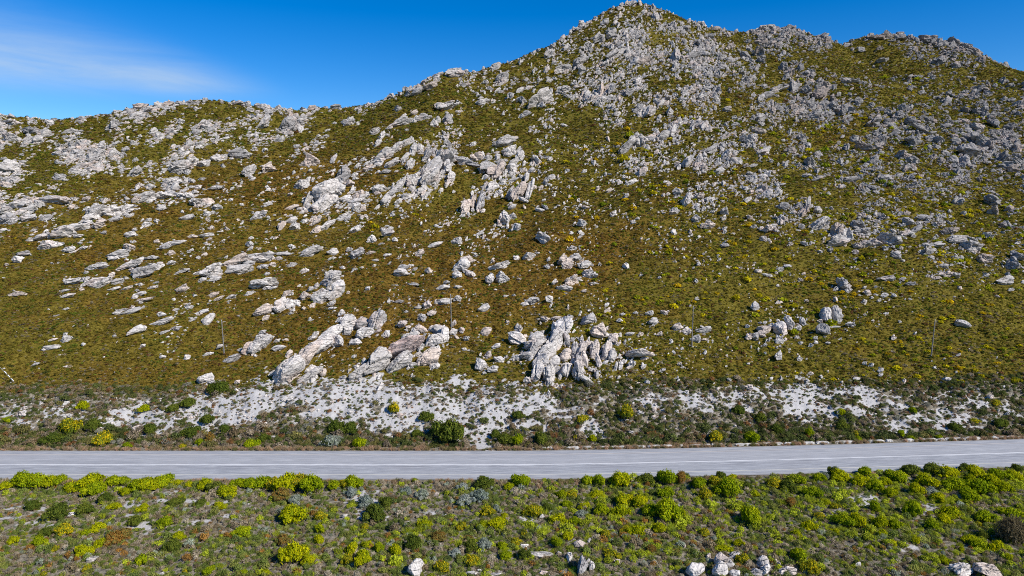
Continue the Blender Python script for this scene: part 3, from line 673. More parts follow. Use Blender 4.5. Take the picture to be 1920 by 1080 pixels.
# cover of loose rock, tenths, in 40-pixel cells (rows from y = 0)
COVER = """
000000000000000000000000000003500000000000000000
000000000000000000000000005656445436665266656000
000000000000000000000000345675567656544254247640
000000000000000000006742464556576653344222443300
000000788888850004565344246677644643656633333455
887777888888867656445433455454645354566525545666
888887766663787233345434554323577355343229776577
565574236567323246677666532246435535663234564667
734541457325532456677566532224533334553454444443
544244434443245555545543223333333323434334444443
333322333332234444344432112222222222334554444433
111121122211222222333322111111111111212333334443
001111111111111111111211112211111112221111222443
000111111111111111111111101110000000111112222210
000001111111111111111110111110000001111111000000
000011101111111111111110111111000011111100000000
000011111000111222111112333333211111110000000000
000000000000112211100012333332110000110000000000
""".split()
def cover_at(px, py):
    g = np.array([[int(c) for c in r] for r in COVER], float)
    x = np.clip(px / 40 - 0.5, 0, 46.999); y = np.clip(py / 40 - 0.5, 0, len(COVER) - 1.001)
    ix = x.astype(int); iy = y.astype(int); fx = x - ix; fy = y - iy
    return (g[iy, ix] * (1 - fx) + g[iy, ix + 1] * fx) * (1 - fy) + (g[iy + 1, ix] * (1 - fx) + g[iy + 1, ix + 1] * fx) * fy

# ground taken up by rock, so that no bush grows through it
GX0, GY0, GC = -420.0, 40.0, 0.4
OCC = np.zeros((int(430 / GC), int(860 / GC)), bool)
def occupy(x, y, rx, ry, dx=0.0, dy=1.0):
    R = max(rx, ry); i0, i1 = int((y - R - GY0) / GC), int((y + R - GY0) / GC) + 1; j0, j1 = int((x - R - GX0) / GC), int((x + R - GX0) / GC) + 1
    i0, j0 = max(i0, 0), max(j0, 0); i1, j1 = min(i1, OCC.shape[0]), min(j1, OCC.shape[1])
    if i1 <= i0 or j1 <= j0: return
    yy = GY0 + (np.arange(i0, i1) + 0.5) * GC - y; xx = GX0 + (np.arange(j0, j1) + 0.5) * GC - x
    u = xx[None, :] * dx + yy[:, None] * dy; v = -xx[None, :] * dy + yy[:, None] * dx
    OCC[i0:i1, j0:j1] |= (u / rx) ** 2 + (v / ry) ** 2 < 1

def place(px, py, l, t, ang, P, dep, r):
    """axes and half sizes of a rock whose outline is l by t pixels, tilted ang, standing where P lies"""
    a = math.radians(ang)
    m = dep / FPX                                 # metres per pixel
    hv = 0.5 * (abs(l * math.sin(a)) + abs(t * math.cos(a))) * m
    phi = math.radians(58)
    ax = Vector((math.cos(a), math.sin(a) * math.cos(phi) / math.sin(phi), math.sin(a)))
    la = 0.5 * l * m * ax.length
    ax.normalize()
    c0 = Vector((r.uniform(-.25, .25), -0.8, 0.6))
    by = c0.cross(ax).normalized()
    cz = ax.cross(by).normalized()
    # thickness as seen: by is mostly across the picture plane
    tb = 0.5 * t * m * 1.12
    tz = (0.55 * tb + 0.45 * min(la, tb * 1.6)) * r.uniform(0.9, 1.25)
    base = Vector(P)
    ctr = base + Vector((0, 0.22 * tz, 0.48 * hv))
    M = Matrix((ax, by, cz)).transposed()
    return ctr, M, (la * 1.06, tb, tz), hv

def bottom_pixel(px, py, l, t, ang):
    a = np.radians(ang)
    hv = 0.5 * (np.abs(l * np.sin(a)) + np.abs(t * np.cos(a)))
    return py + 0.48 * hv

cat = np.array(CAT)
rg_ = (cat[:, 0] > 528) & (cat[:, 0] < 632) & (cat[:, 1] > 618) & (cat[:, 1] < 705) & (cat[:, 2] > 33)
cat[rg_, 2] *= 1.22
cg_ = (cat[:, 0] > 545) & (cat[:, 0] < 1010) & (cat[:, 1] > 262) & (cat[:, 1] < 405)
up_ = ~cg_ * smooth(420, 330, cat[:, 1])
cat[cg_, 2] *= 1.16; cat[cg_, 3] *= 1.14
cat[:, 2] *= 1 - 0.14 * up_; cat[:, 3] *= 1 - 0.22 * up_
CP = cast(cat[:, 0], np.minimum(bottom_pixel(cat[:, 0], cat[:, 1], cat[:, 2], cat[:, 3], cat[:, 4]), 1115))
okc = ~np.isnan(CP[:, 0])
for i in np.nonzero(~okc)[0]:          # on the very skyline: sit on the crest behind the pixel
    for dpy in range(2, 40, 2):
        q = cast(cat[i, 0], cat[i, 1] + dpy)[0]
        if not np.isnan(q[0]): CP[i] = q; okc[i] = True; break
area = cat[:, 2] * cat[:, 3]
order = [i for i in np.argsort(-area) if okc[i]]
BIG = set(order[:300])

# landmarks that tell the rocks apart
ZONES = [(120,385,"in the blocky left edge outcrop under the ridge"),(200,400,"in the upper pale outcrop band on left slope"),(90,465,"at the low end of the left outcrop band"),(330,380,"in the white rubble field left of centre"),
 (230,475,"below the outcrop band on the brown left slope"),(170,530,"in the flat white slab row, lower left slope"),(270,515,"right of the flat white slab row, left slope"),(340,545,"on the open brown slope of the left half"),(330,460,"near the long thin outcrop high on the left slope"),
 (430,495,"in the long slab ledge on the left slope"),(390,560,"in the thin slabs under the long ledge"),(495,530,"under the right end of the long ledge"),(560,480,"at the right end of the long ledge"),(300,595,"above the first pole on the lower left slope"),(390,600,"just above the leftmost pole"),(270,630,"left of the leftmost pole"),(110,645,"low on the bare far left slope"),(430,675,"at the foot of the leftmost pole"),(495,645,"in the outcrop right of the leftmost pole"),(520,585,"in the outcrop left of the big leaning ridge"),(620,550,"in the big leaning outcrop above the long ridge"),
 (580,670,"in the long inclined ridge above the white cutting"),(380,715,"beside the dark bush above the cutting"),(690,615,"at the top of the long inclined ridge"),(780,650,"in the overhanging pinkish slab outcrop"),(690,690,"under the overhanging pinkish slab outcrop"),(825,620,"beside the second pole"),
 (800,600,"on the slope above the overhanging slab"),(840,575,"just left of the top of the second pole"),(910,620,"between the overhanging slab and the arched outcrop"),(900,680,"at the left end of the arched outcrop group"),(985,645,"in the left half of the arched outcrop group"),(1040,640,"in the tall leaning fin of the arched outcrop group"),(1030,700,"at the foot of the leaning fin"),(1110,650,"in the arched outcrop itself"),(1090,700,"at the foot of the arched outcrop"),(1195,675,"around the mushroom shaped slab"),(1090,600,"above the arched outcrop"),
 (1180,600,"in the scatter right above the arched outcrop"),(1270,620,"left of the third pole"),(1310,630,"at the foot of the third pole"),(590,400,"in the broad tilted block left of the crag"),(680,380,"between the tilted block and the crag"),(640,420,"below the broad tilted block"),(580,430,"in the trail of slabs under the tilted block"),
 (810,320,"in the tall crag"),(750,350,"on the left flank of the tall crag"),(720,290,"on the shoulder left above the tall crag"),(760,275,"behind the tall crag"),(830,350,"at the foot of the tall crag"),(890,310,"in the stacked blocks right of the tall crag"),(930,325,"in the leaning pillar right of the tall crag"),(975,350,"in the spiky fins right of the tall crag"),(960,280,"above the stacked blocks"),(880,385,"in the ribbed outcrop below the crag"),(950,415,"right of the ribbed outcrop below the crag"),(870,440,"in the stacked cairn like rocks at mid slope"),(1015,448,"around the dark angular boulder at mid slope"),(1095,420,"beside the rounded boulder right of the crag"),(1020,395,"right below the spiky fins"),
 (700,440,"on the brown slope below the tilted block"),(670,480,"in the white slabs at mid slope"),(750,510,"in the scattered rocks left of the dark layered boulders"),(865,500,"in the dark layered boulders at mid slope"),(930,525,"in the pair of blocks right of the layered boulders"),(940,495,"above the pair of blocks"),(985,480,"right above the pair of blocks"),(1070,490,"in the upright cluster right of centre"),(1065,530,"under the upright cluster right of centre"),(1000,565,"on the brown slope under the pair of blocks"),(1173,500,"alone on the slope right of the upright cluster"),
 (1160,370,"on the slope right of the crag"),(1200,345,"in the grey outcrop right of centre"),(1190,280,"in the ribbed outcrop on the upper middle slope"),(1260,260,"right of the ribbed outcrop on the upper slope"),(1290,375,"in the leaning blocks on the middle right slope"),(1340,415,"below the leaning blocks on the right slope"),(1440,435,"in the sparse part of the right slope"),(1500,390,"in the tall fins of the right slope"),(1570,445,"in the broad grey outcrop of the right slope"),(1660,440,"at the right end of the broad grey outcrop"),(1730,410,"above the right end of the broad grey outcrop"),(1780,460,"in the pale scree at the right"),(1850,400,"near the right edge of the slope"),(1790,520,"in the lower scree at the right"),(1900,490,"at the right edge below the scree"),(1460,510,"low on the sparse right slope"),(1580,535,"around the lone block under the broad grey outcrop"),(1680,525,"right of the lone block"),
 (1450,615,"in the knobbly cluster on the lower right slope"),(1560,600,"around the twin boulders on the lower right slope"),(1500,605,"at the right end of the knobbly cluster"),(1800,607,"right of the rightmost pole"),(1460,670,"under the knobbly cluster"),(1640,690,"low on the slope above the right road half"),
 (1350,1065,"in the pale group at the bottom edge"),(1430,1060,"right in the pale group at the bottom edge"),(1820,1070,"in the bottom right corner"),(1090,1050,"among the bushes at the bottom centre"),(1020,1035,"left among the bushes at the bottom centre"),(780,1070,"at the bottom edge left of centre"),(170,1000,"in the scrub at the bottom left"),
 (350,310,"around the dark hollowed outcrop on the upper left slope"),(450,295,"right of the dark hollowed outcrop"),(480,320,"below the small outcrop on the upper left slope"),(270,330,"left below the dark hollowed outcrop"),(40,240,"in the layered cliff at the far left ridge"),(20,320,"in the large outcrop at the left edge"),(130,250,"on the left ridge beside the layered cliff"),(210,240,"in the rubble under the left ridge"),(370,235,"under the middle of the left ridge"),(530,235,"in the outcrop under the saddle"),(120,330,"on the slope under the left ridge"),(260,205,"on the crest of the left ridge"),(590,203,"on the crest at the saddle"),
 (840,140,"on the knob of the skyline"),(800,165,"on the skyline left of the knob"),(930,140,"right of the knob on the skyline ridge"),(1060,85,"on the skyline halfway to the summit"),(1140,50,"just under the summit"),(1190,10,"on the summit"),(1110,85,"left below the summit"),(1160,105,"in the slanting ledge under the summit"),(1220,115,"under the summit on its right"),(1085,125,"on the ridge flank left of the summit"),(1010,185,"in the wide slanting outcrop on the upper slope"),(1120,175,"in the spires on the upper middle slope"),(1180,175,"right of the spires"),(950,180,"left of the wide slanting outcrop"),(840,195,"on the slope under the knob"),(760,225,"on the upper left flank of the spur"),(820,225,"in the upright blocks of the spur"),(700,240,"low on the left flank of the spur"),
 (1220,205,"in the pair of knobs right of the spires"),(1310,100,"in the massive grey slabs right of the summit"),(1400,100,"in the grey slabs under the second skyline top"),(1460,55,"on the second skyline top"),(1475,130,"beside the dark overhang on the right shoulder"),(1400,150,"left of the dark overhang"),(1460,175,"below the dark overhang"),(1350,170,"in the small knobs of the upper right slope"),(1530,180,"in the knobbly outcrop of the upper right slope"),(1570,205,"in the lower end of the knobbly outcrop"),(1430,220,"left of the knobbly outcrop"),(1370,210,"in the low rocks under the small knobs"),(1660,70,"on the third skyline top"),(1740,75,"on the fourth skyline top"),(1810,95,"on the falling right skyline"),(1780,120,"under the fourth skyline top"),(1655,115,"under the third skyline top"),(1600,155,"on the open slope of the right shoulder"),(1690,215,"in the castle like outcrop of the right slope"),(1650,235,"left in the castle like outcrop"),(1720,240,"right in the castle like outcrop"),(1620,275,"in the lower castle like outcrop"),(1700,300,"in the buttress under the castle like outcrop"),(1820,280,"in the big dark blocks near the right edge"),(1880,310,"under the big dark blocks near the right edge"),(1850,240,"above the big dark blocks near the right edge"),(1760,265,"left of the big dark blocks"),(1510,300,"in the upright block of the middle right slope"),(1430,270,"in the rubble of the middle right slope"),(1340,285,"in the slanting blocks of the middle right slope"),(1290,305,"left of the slanting blocks"),(1580,335,"in the long flat slabs of the right slope"),(1660,335,"right of the long flat slabs"),(1540,330,"left of the long flat slabs")]
ORD = ["first", "second", "third", "fourth", "fifth", "sixth", "seventh", "eighth", "ninth", "tenth", "eleventh", "twelfth", "thirteenth", "fourteenth", "fifteenth"]
def unique_labels(items):
    """items: (key object, noun phrase, px, zone phrase) -> label dict, ordinal from the left among equals"""
    out = {}; by = {}
    for it in items: by.setdefault((it[1], it[3]), []).append(it)
    for (noun, zone), v in by.items():
        v.sort(key=lambda q: q[2])
        n = len(v)
        for k, q in enumerate(v):
            if n == 1: out[q[0]] = f"{noun} {zone}"
            elif k == 0: out[q[0]] = f"leftmost {noun} {zone}"
            elif k == n - 1: out[q[0]] = f"rightmost {noun} {zone}"
            else: out[q[0]] = f"{ORD[k]} {noun} from left {zone}"
    return out

def rock_tone(px, py, r):
    g = smooth(1150, 1700, px) * smooth(620, 350, py) * 0.75 + smooth(440, 120, py) * 0.45
    g = np.clip(g, 0, 1)
    w = np.array([0.590, 0.552, 0.515]); d = np.array([0.318, 0.300, 0.284])
    c = w * (1 - g) + d * g
    k = r.random()
    if k < 0.16: c = c * [1.03, 0.93, 0.86]            # beige and pinkish ones
    elif k < 0.30: c = c * [0.74, 0.75, 0.77]          # weathered grey ones
    return c * r.uniform(0.80, 1.12)

def noun_for(l, t, ang, big):
    asp = l / max(t, 1)
    size = "large" if l * t > 1100 else ("middling" if l * t > 420 else "small")
    if abs(ang) > 62 and asp > 1.25: s = "upright rock"
    elif asp > 2.6: s = "long flat slab"
    elif asp > 1.75: s = "leaning slab" if abs(ang) > 28 else "low slab"
    elif asp > 1.3: s = "angular block"
    else: s = "rounded boulder"
    return f"{size} {s}"

stuff_rocks = []      # (center, matrix, half sizes, tone)
items = []; metas = {}
zx = np.array([[z[0], z[1]] for z in ZONES], float)
for i in order:
    px, py, l, t, ang = cat[i]
    r = np.random.default_rng(1000 + i)
    _, _, dep = project(*CP[i])
    ctr, M, hs_, hv = place(px, py, l, t, ang, CP[i], dep, r)
    occupy(ctr.x, CP[i][1] + 0.25 * hs_[2], hs_[0] * max(abs(M[0][0]), .35) * 0.9, max(hs_[2], hs_[1]) * 0.8, 1, 0)
    tone = rock_tone(px, py, r)
    if abs(px - 760) < 1 and abs(py - 656.7) < 1:          # overhanging slab: propped clear of the slope
        ctr = ctr + Vector((0.2, -2.2, 0.9)); hs_ = (hs_[0], hs_[1] * 0.72, hs_[2] * 1.35); tone = np.array([0.60, 0.475, 0.43])
    if abs(px - 1196.7) < 1 and abs(py - 666.7) < 1:       # mushroom slab on its stalks
        ctr = ctr + Vector((0, -0.4, 0.35)); hs_ = (hs_[0], hs_[1] * 0.85, hs_[2] * 1.5)
    if 1085 < px < 1140 and 640 < py < 682:                # arch: slim legs
        hs_ = (hs_[0], hs_[1] * 0.85, hs_[2] * 0.7); tone = np.array([0.58, 0.51, 0.455])
    if i in BIG:
        z = ZONES[int(np.argmin(((zx - [px, py]) ** 2).sum(1)))][2]
        items.append((i, noun_for(l, t, ang, True), px, z)); metas[i] = (ctr, M, hs_, tone, l, t)
    else:
        stuff_rocks.append((ctr, M, hs_, tone, r.integers(0, 1 << 20)))
LAB = unique_labels(items)
for i, (ctr, M, hs_, tone, l, t) in metas.items():
    low = cat[i][1] > 580
    rounded = 2.3 if low else 2.7
    me = rock_mesh("rock", 50 + i, 5 if l > 34 and cat[i][1] > 560 else 4, M_rock, boxy=rounded, rough=0.13 if low else 0.18, cuts=6 if rounded < 2.5 else 13, strata=0.05, cells=(0 if (l < 30 or rg_[i]) else int(2 + i % 2)) if low else (2 + i % 3 if cg_[i] else 5 + i % 4))
    o = link("rock", me)
    o.matrix_world = Matrix.Translation(ctr) @ M.to_4x4() @ Matrix.Diagonal((*hs_, 1))
    o.color = (*tone, 1)
    fg = cat[i][1] > 880
    tag(o, LAB[i], "rock", "pale boulders before the road" if fg else "pale rocks on the mountainside")

# loose rubble: thousands, too many to count
def scatter_rubble():
    r = np.random.default_rng(99)
    PX, PY = [], []
    n = 370000
    px = r.uniform(-280, 2200, n); py = r.uniform(0, 715, n)
    cv = cover_at(px, py)
    th = np.interp(px, [0, 600, 900, 1300, 1700, 1920], [22, 26, 45, 45, 10, -10])
    ca, sa = math.cos(math.radians(26)), math.sin(math.radians(26))
    u = px * ca - py * sa; v = px * sa + py * ca
    mixr = smooth(850, 1200, px)
    nz = fbm2(u / 60, v / 24, 4, 201) * (1 - mixr) + 0.8 * fbm2(px / 44, py / 26, 4, 207) * mixr
    pr = np.clip(cv / 9.0, 0, 1) ** 1.1 * np.clip(0.38 + 0.19 * mixr + (2.4 - 0.9 * mixr) * nz, 0.03, 2.4) * 0.70 * (1 + 0.55 * mixr * smooth(430, 330, py)) * (0.60 + 0.40 * np.maximum(mixr, smooth(4.5, 6.0, cv)))
    keep = r.random(n) < pr
    px, py, th, nz, cv = px[keep], py[keep], th[keep], nz[keep], cv[keep]
    P = cast(px, py)
    res = []
    sel = ~np.isnan(P[:, 0])
    # the crest itself carries rock: jitter a share of the misses is not needed
    for k in np.nonzero(sel)[0]:
        x, y, z = P[k]
        _, _, dep = project(x, y, z)
        med = 3.5 + 2.6 * np.clip(nz[k], -0.5, 0.8) + 0.12 * cv[k]
        if py[k] > 440: med *= 0.85
        l = min(med * math.exp(0.52 * r.normal()), 26)
        asp = r.uniform(1.3, 3.0) if px[k] < 1250 else r.uniform(1.1, 2.2)
        t = l / asp
        ang = th[k] + r.normal() * (14 if px[k] < 700 else 30)
        ctr, M, hs_, hv = place(px[k], py[k], l, t, ang, P[k], float(dep), r)
        ctr = ctr - Vector((0, 0, 0.25 * hv))
        res.append((ctr, M, hs_, rock_tone(px[k], py[k], r), r.integers(0, 1 << 20)))
        if l > 6: occupy(ctr.x, y + 0.2 * hs_[2], hs_[0] * 0.6, hs_[2] * 0.7, 1, 0)
    # stones shed over the cutting and along the lower slope
    for (x0, x1, y0, y1, cnt) in ((380, 1250, 700, 800, 170), (1250, 1900, 690, 790, 110), (20, 400, 740, 800, 40), (380, 1250, 715, 825, 900), (20, 400, 745, 810, 260), (1250, 1900, 710, 805, 600), (100, 1900, 930, 1078, 60), (600, 1300, 600, 720, 120), (0, 1900, 480, 700, 150)):
        qx = r.uniform(x0, x1, cnt); qy = r.uniform(y0, y1, cnt); Q = cast(qx, qy)
        for k in range(cnt):
            if np.isnan(Q[k][0]): continue
            if road_far(Q[k][0]) - ROAD_W - 1.5 < Q[k][1] < road_far(Q[k][0]) + 1.8: continue
            _, _, dep = project(*Q[k]); l = (4.2 if cnt < 200 else 2.6) * math.exp(0.5 * r.normal())
            ctr, M, hs_, hv = place(qx[k], qy[k], l, l / r.uniform(1.1, 2), r.uniform(-10, 50), Q[k], float(dep), r)
            res.append((ctr, M, hs_, rock_tone(qx[k], qy[k], r), r.integers(0, 1 << 20)))
    return res

def satellites():
    r = np.random.default_rng(55)
    Q = []
    for i in order:
        px, py, l, t, ang = cat[i]
        n = int(np.clip((l * t) / 75, 2, 14)) if py < 400 else int(np.clip((l * t) / 170, 1, 7))
        if py > 880: n = 2
        a = math.radians(ang)
        for k in range(n):
            u = r.normal() * 0.52 * l + r.uniform(-3, 3); v = r.normal() * 0.55 * t + r.uniform(-3, 3)
            s = min(max(2.2, math.sqrt(l * t) * r.uniform(0.12, 0.42)), 15)
            Q.append((px + u * math.cos(a) + v * math.sin(a), py - u * math.sin(a) + v * math.cos(a) + 0.15 * t, s * r.uniform(1.1, 1.7), s * r.uniform(.6, .95), ang + r.normal() * 22))
    Q = np.array(Q); P = cast(Q[:, 0], Q[:, 1]); out = []
    for k in range(len(Q)):
        if np.isnan(P[k][0]) or road_far(P[k][0]) - ROAD_W - 1 < P[k][1] < road_far(P[k][0]) + 1.6: continue
        _, _, dep = project(*P[k]); ctr, M, hs_, hv = place(*Q[k], P[k], float(dep), r)
        out.append((ctr - Vector((0, 0, 0.2 * hv)), M, hs_, rock_tone(Q[k, 0], Q[k, 1], r), r.integers(0, 1 << 20)))
        if Q[k, 2] > 6: occupy(ctr.x, P[k][1] + 0.2 * hs_[2], hs_[0] * 0.6, hs_[2] * 0.7, 1, 0)
    return out
def crest_rubble():
    """broken rock along the skyline"""
    r = np.random.default_rng(56); out = []
    wpx = [-30, 60, 130, 200, 260, 480, 520, 640, 760, 800, 890, 920, 1040, 1080, 1300, 1340, 1400, 1420, 1500, 1560, 1590, 1610, 1700, 1725, 1740, 1850, 1920, 1960]
    ww = [1, 1, .9, .9, 1, 1, 1, .55, .4, 1, 1, .3, .3, .9, .9, .5, .5, 1, 1, .5, .5, 1, 1, .6, 1, 1, .6, .5]
    for k in range(2300):
        px = r.uniform(-30, 1950)
        if r.random() > np.interp(px, wpx, ww) * np.clip(0.5 + 1.6 * fbm2(np.array([px / 16.0]), np.array([0.5]), 3, 801)[0], .08, 1): continue
        c = (px - 960) / FPX
        d = r.normal() * 3.0 - 1.5
        yt = 300.0
        for _ in range(12): yt = 0.5 * yt + 0.5 * float(np.interp(c * yt, SKY_X, SKY_Y))
        y = yt + d; x = c * y; z = float(H(x, y)); _, _, dep = project(x, y, z)
        l = min(5.5 * math.exp(0.5 * r.normal()), 17); t = l / r.uniform(1.0, 2.2)
        ang = (20 if px < 700 else 45) + r.normal() * 30
        ctr, M, hs_, hv = place(px, 0, l, t, ang, (x, y, z), float(dep), r)
        ppy = float(project(x, y, z)[1])
        out.append((ctr - Vector((0, 0, 0.25 * hv)), M, hs_, rock_tone(px, ppy, r), r.integers(0, 1 << 20)))
    return out
stuff_rocks += scatter_rubble(); stuff_rocks += satellites(); stuff_rocks += crest_rubble()
print("rubble", len(stuff_rocks))

# ---------------------------------------------------------------- scattering of uncountable stuff
def scatter(name, pts, rot, scl, idx, tint, protos):
    me = raw_mesh(name, pts, [], [])
    n = len(pts)
    def add(nm, typ, arr, key):
        a = me.attributes.new(nm, typ, 'POINT'); a.data.foreach_set(key, np.ascontiguousarray(arr, np.int32 if typ == 'INT' else np.float32).ravel())
    add('rot', 'FLOAT_VECTOR', rot, 'vector'); add('scl', 'FLOAT_VECTOR', scl, 'vector'); add('pick', 'INT', idx, 'value')
    add('tint', 'FLOAT_COLOR', np.concatenate([tint, np.ones((n, 1))], 1), 'color')
    c = bpy.data.collections.new(name + "_forms")
    for k, m in enumerate(protos):
        c.objects.link(bpy.data.objects.new(f"{name}_form_{k:02d}", m))
    o = link(name, me)
    ng = bpy.data.node_groups.new(name, 'GeometryNodeTree')
    ng.interface.new_socket('Geometry', in_out='INPUT', socket_type='NodeSocketGeometry')
    ng.interface.new_socket('Geometry', in_out='OUTPUT', socket_type='NodeSocketGeometry')
    gi = ng.nodes.new('NodeGroupInput'); go = ng.nodes.new('NodeGroupOutput')
    ip = ng.nodes.new('GeometryNodeInstanceOnPoints'); ci = ng.nodes.new('GeometryNodeCollectionInfo')
    ci.inputs['Collection'].default_value = c; ci.inputs['Separate Children'].default_value = True; ci.inputs['Reset Children'].default_value = True
    ip.inputs['Pick Instance'].default_value = True
    def na(nm, typ):
        x = ng.nodes.new('GeometryNodeInputNamedAttribute'); x.data_type = typ; x.inputs['Name'].default_value = nm; return x.outputs[0]
    ng.links.new(gi.outputs[0], ip.inputs['Points']); ng.links.new(ci.outputs[0], ip.inputs['Instance'])
    ng.links.new(na('pick', 'INT'), ip.inputs['Instance Index']); ng.links.new(na('rot', 'FLOAT_VECTOR'), ip.inputs['Rotation']); ng.links.new(na('scl', 'FLOAT_VECTOR'), ip.inputs['Scale'])
    ng.links.new(ip.outputs[0], go.inputs[0])
    md = o.modifiers.new("scatter", 'NODES'); md.node_group = ng
    return o

# rubble
RF = [rock_mesh(f"rubble_{k}", 900 + k, 3, M_rock_i, rough=0.2, cuts=16, boxy=2.9, strata=0.07, cells=(0, 2, 3, 4, 5)[k % 5]) for k in range(18)]
eul = np.array([q[1].to_euler()[:] for q in stuff_rocks])
o = scatter("loose_rocks", np.array([q[0][:] for q in stuff_rocks]), eul, np.array([q[2] for q in stuff_rocks]), np.array([q[4] % len(RF) for q in stuff_rocks]), np.array([q[3] for q in stuff_rocks]), RF)
tag(o, "smaller pale rocks and rubble strewn thickly over the mountainside", "rubble", kind="stuff")

# ---------------------------------------------------------------- plants: leaf clouds
def quads(centers, normals, ups, sx, sy, fold=0.0):
    """leaf quads: center, facing, long axis"""
    nrm = normals / np.maximum(np.linalg.norm(normals, axis=1, keepdims=True), 1e-6)
    side = np.cross(ups, nrm); side /= np.maximum(np.linalg.norm(side, axis=1, keepdims=True), 1e-6)
    up = np.cross(nrm, side)
    sx = np.asarray(sx)[:, None]; sy = np.asarray(sy)[:, None]
    v = np.stack([centers - side * sx * .5 - up * sy * .5, centers + side * sx * .5 - up * sy * .5, centers + side * sx * .28 + up * sy * .5, centers - side * sx * .28 + up * sy * .5], 1)
    return v.reshape(-1, 3)
def dome_lobes(r, n):
    L_ = [(0.0, 0.0, 0.42, 0.62)]
    for k in range(n):
        a = r.uniform(0, 2 * math.pi); d = r.uniform(0.35, 0.82); s = r.uniform(0.20, 0.45)
        L_.append((d * math.cos(a), d * math.sin(a), r.uniform(0.22, 0.58), s))
    return np.array(L_)
def lobe_points(r, lobes, n, jitter=0.06):
    w = lobes[:, 3] ** 2; w /= w.sum()
    k = r.choice(len(lobes), n * 3, p=w)
    d = r.normal(size=(n * 3, 3)); d /= np.linalg.norm(d, axis=1, keepdims=True)
    d[:, 2] = np.where(d[:, 2] < -0.35, -d[:, 2], d[:, 2])
    rad = lobes[k, 3] * (1 + r.normal(size=n * 3) * jitter - np.abs(r.normal(size=n * 3)) * 0.10)
    p = lobes[k, :3] + d * rad[:, None]
    dist = np.linalg.norm(p[:, None, :] - lobes[None, :, :3], axis=2) - lobes[None, :, 3] * 0.84
    dist[np.arange(len(p)), k] = 1
    ok = (dist > 0).all(1) & (p[:, 2] > 0.02)
    return p[ok][:n], d[ok][:n], k[ok][:n]
def scrub_form(seed, kind, n):
    r = np.random.default_rng(seed)
    if kind == 'dome':
        lob = dome_lobes(r, 5); p, d, k = lobe_points(r, lob, n, 0.14)
        nn = d + r.normal(size=p.shape) * 0.55; up = d * 0.6 + np.array([0, 0, 0.7]) + r.normal(size=p.shape) * 0.3
        s = r.uniform(0.75, 1.3, len(p)) * 1.9 / math.sqrt(n) * 1.15
        v = quads(p, nn, up, s, s * r.uniform(1.0, 1.7, len(p)))
        lv = np.clip(r.random(len(p)) * 0.7 + 0.3 * r.random(len(lob))[k], 0, 1)
    else:                                   # upright stems and blades
        a = r.uniform(0, 2 * math.pi, n); q = np.sqrt(r.random(n)) * 0.72
        lean = r.normal(size=(n, 2)) * 0.22 + np.stack([np.cos(a), np.sin(a)], 1) * q[:, None] * 0.55
        h = r.uniform(0.45, 1.05, n) * (1 - 0.35 * q)
        base = np.stack([np.cos(a) * q * .7, np.sin(a) * q * .7, np.zeros(n)], 1)
        up = np.concatenate([lean, np.ones((n, 1))], 1); up /= np.linalg.norm(up, axis=1, keepdims=True)
        c = base + up * (h * 0.5)[:, None]
        nn = r.normal(size=(n, 3)); nn[:, 2] *= 0.25
        v = quads(c, nn, up, np.full(n, 0.55 / math.sqrt(n)) * r.uniform(.7, 1.5, n), h)
        lv = r.random(n)
    m = len(v) // 4
    me = raw_mesh(f"scrub_{kind}_{seed}", v, np.arange(m * 4), np.full(m, 4), M_leaf_i)
    at = me.attributes.new('lv', 'FLOAT', 'FACE'); at.data.foreach_set('value', lv[:m].astype(np.float32))
    return me

FAR = [scrub_form(300 + k, 'dome', 70) for k in range(6)] + [scrub_form(320 + k, 'blade', 46) for k in range(3)]
NEAR = [scrub_form(340 + k, 'dome', 330) for k in range(6)] + [scrub_form(360 + k, 'blade', 190) for k in range(5)]

def free_of_rock(x, y):
    i = ((y - GY0) / GC).astype(int); j = ((x - GX0) / GC).astype(int)
    ok = (i >= 0) & (i < OCC.shape[0]) & (j >= 0) & (j < OCC.shape[1])
    r = np.zeros(len(x), bool); r[ok] = ~OCC[i[ok], j[ok]]
    return r

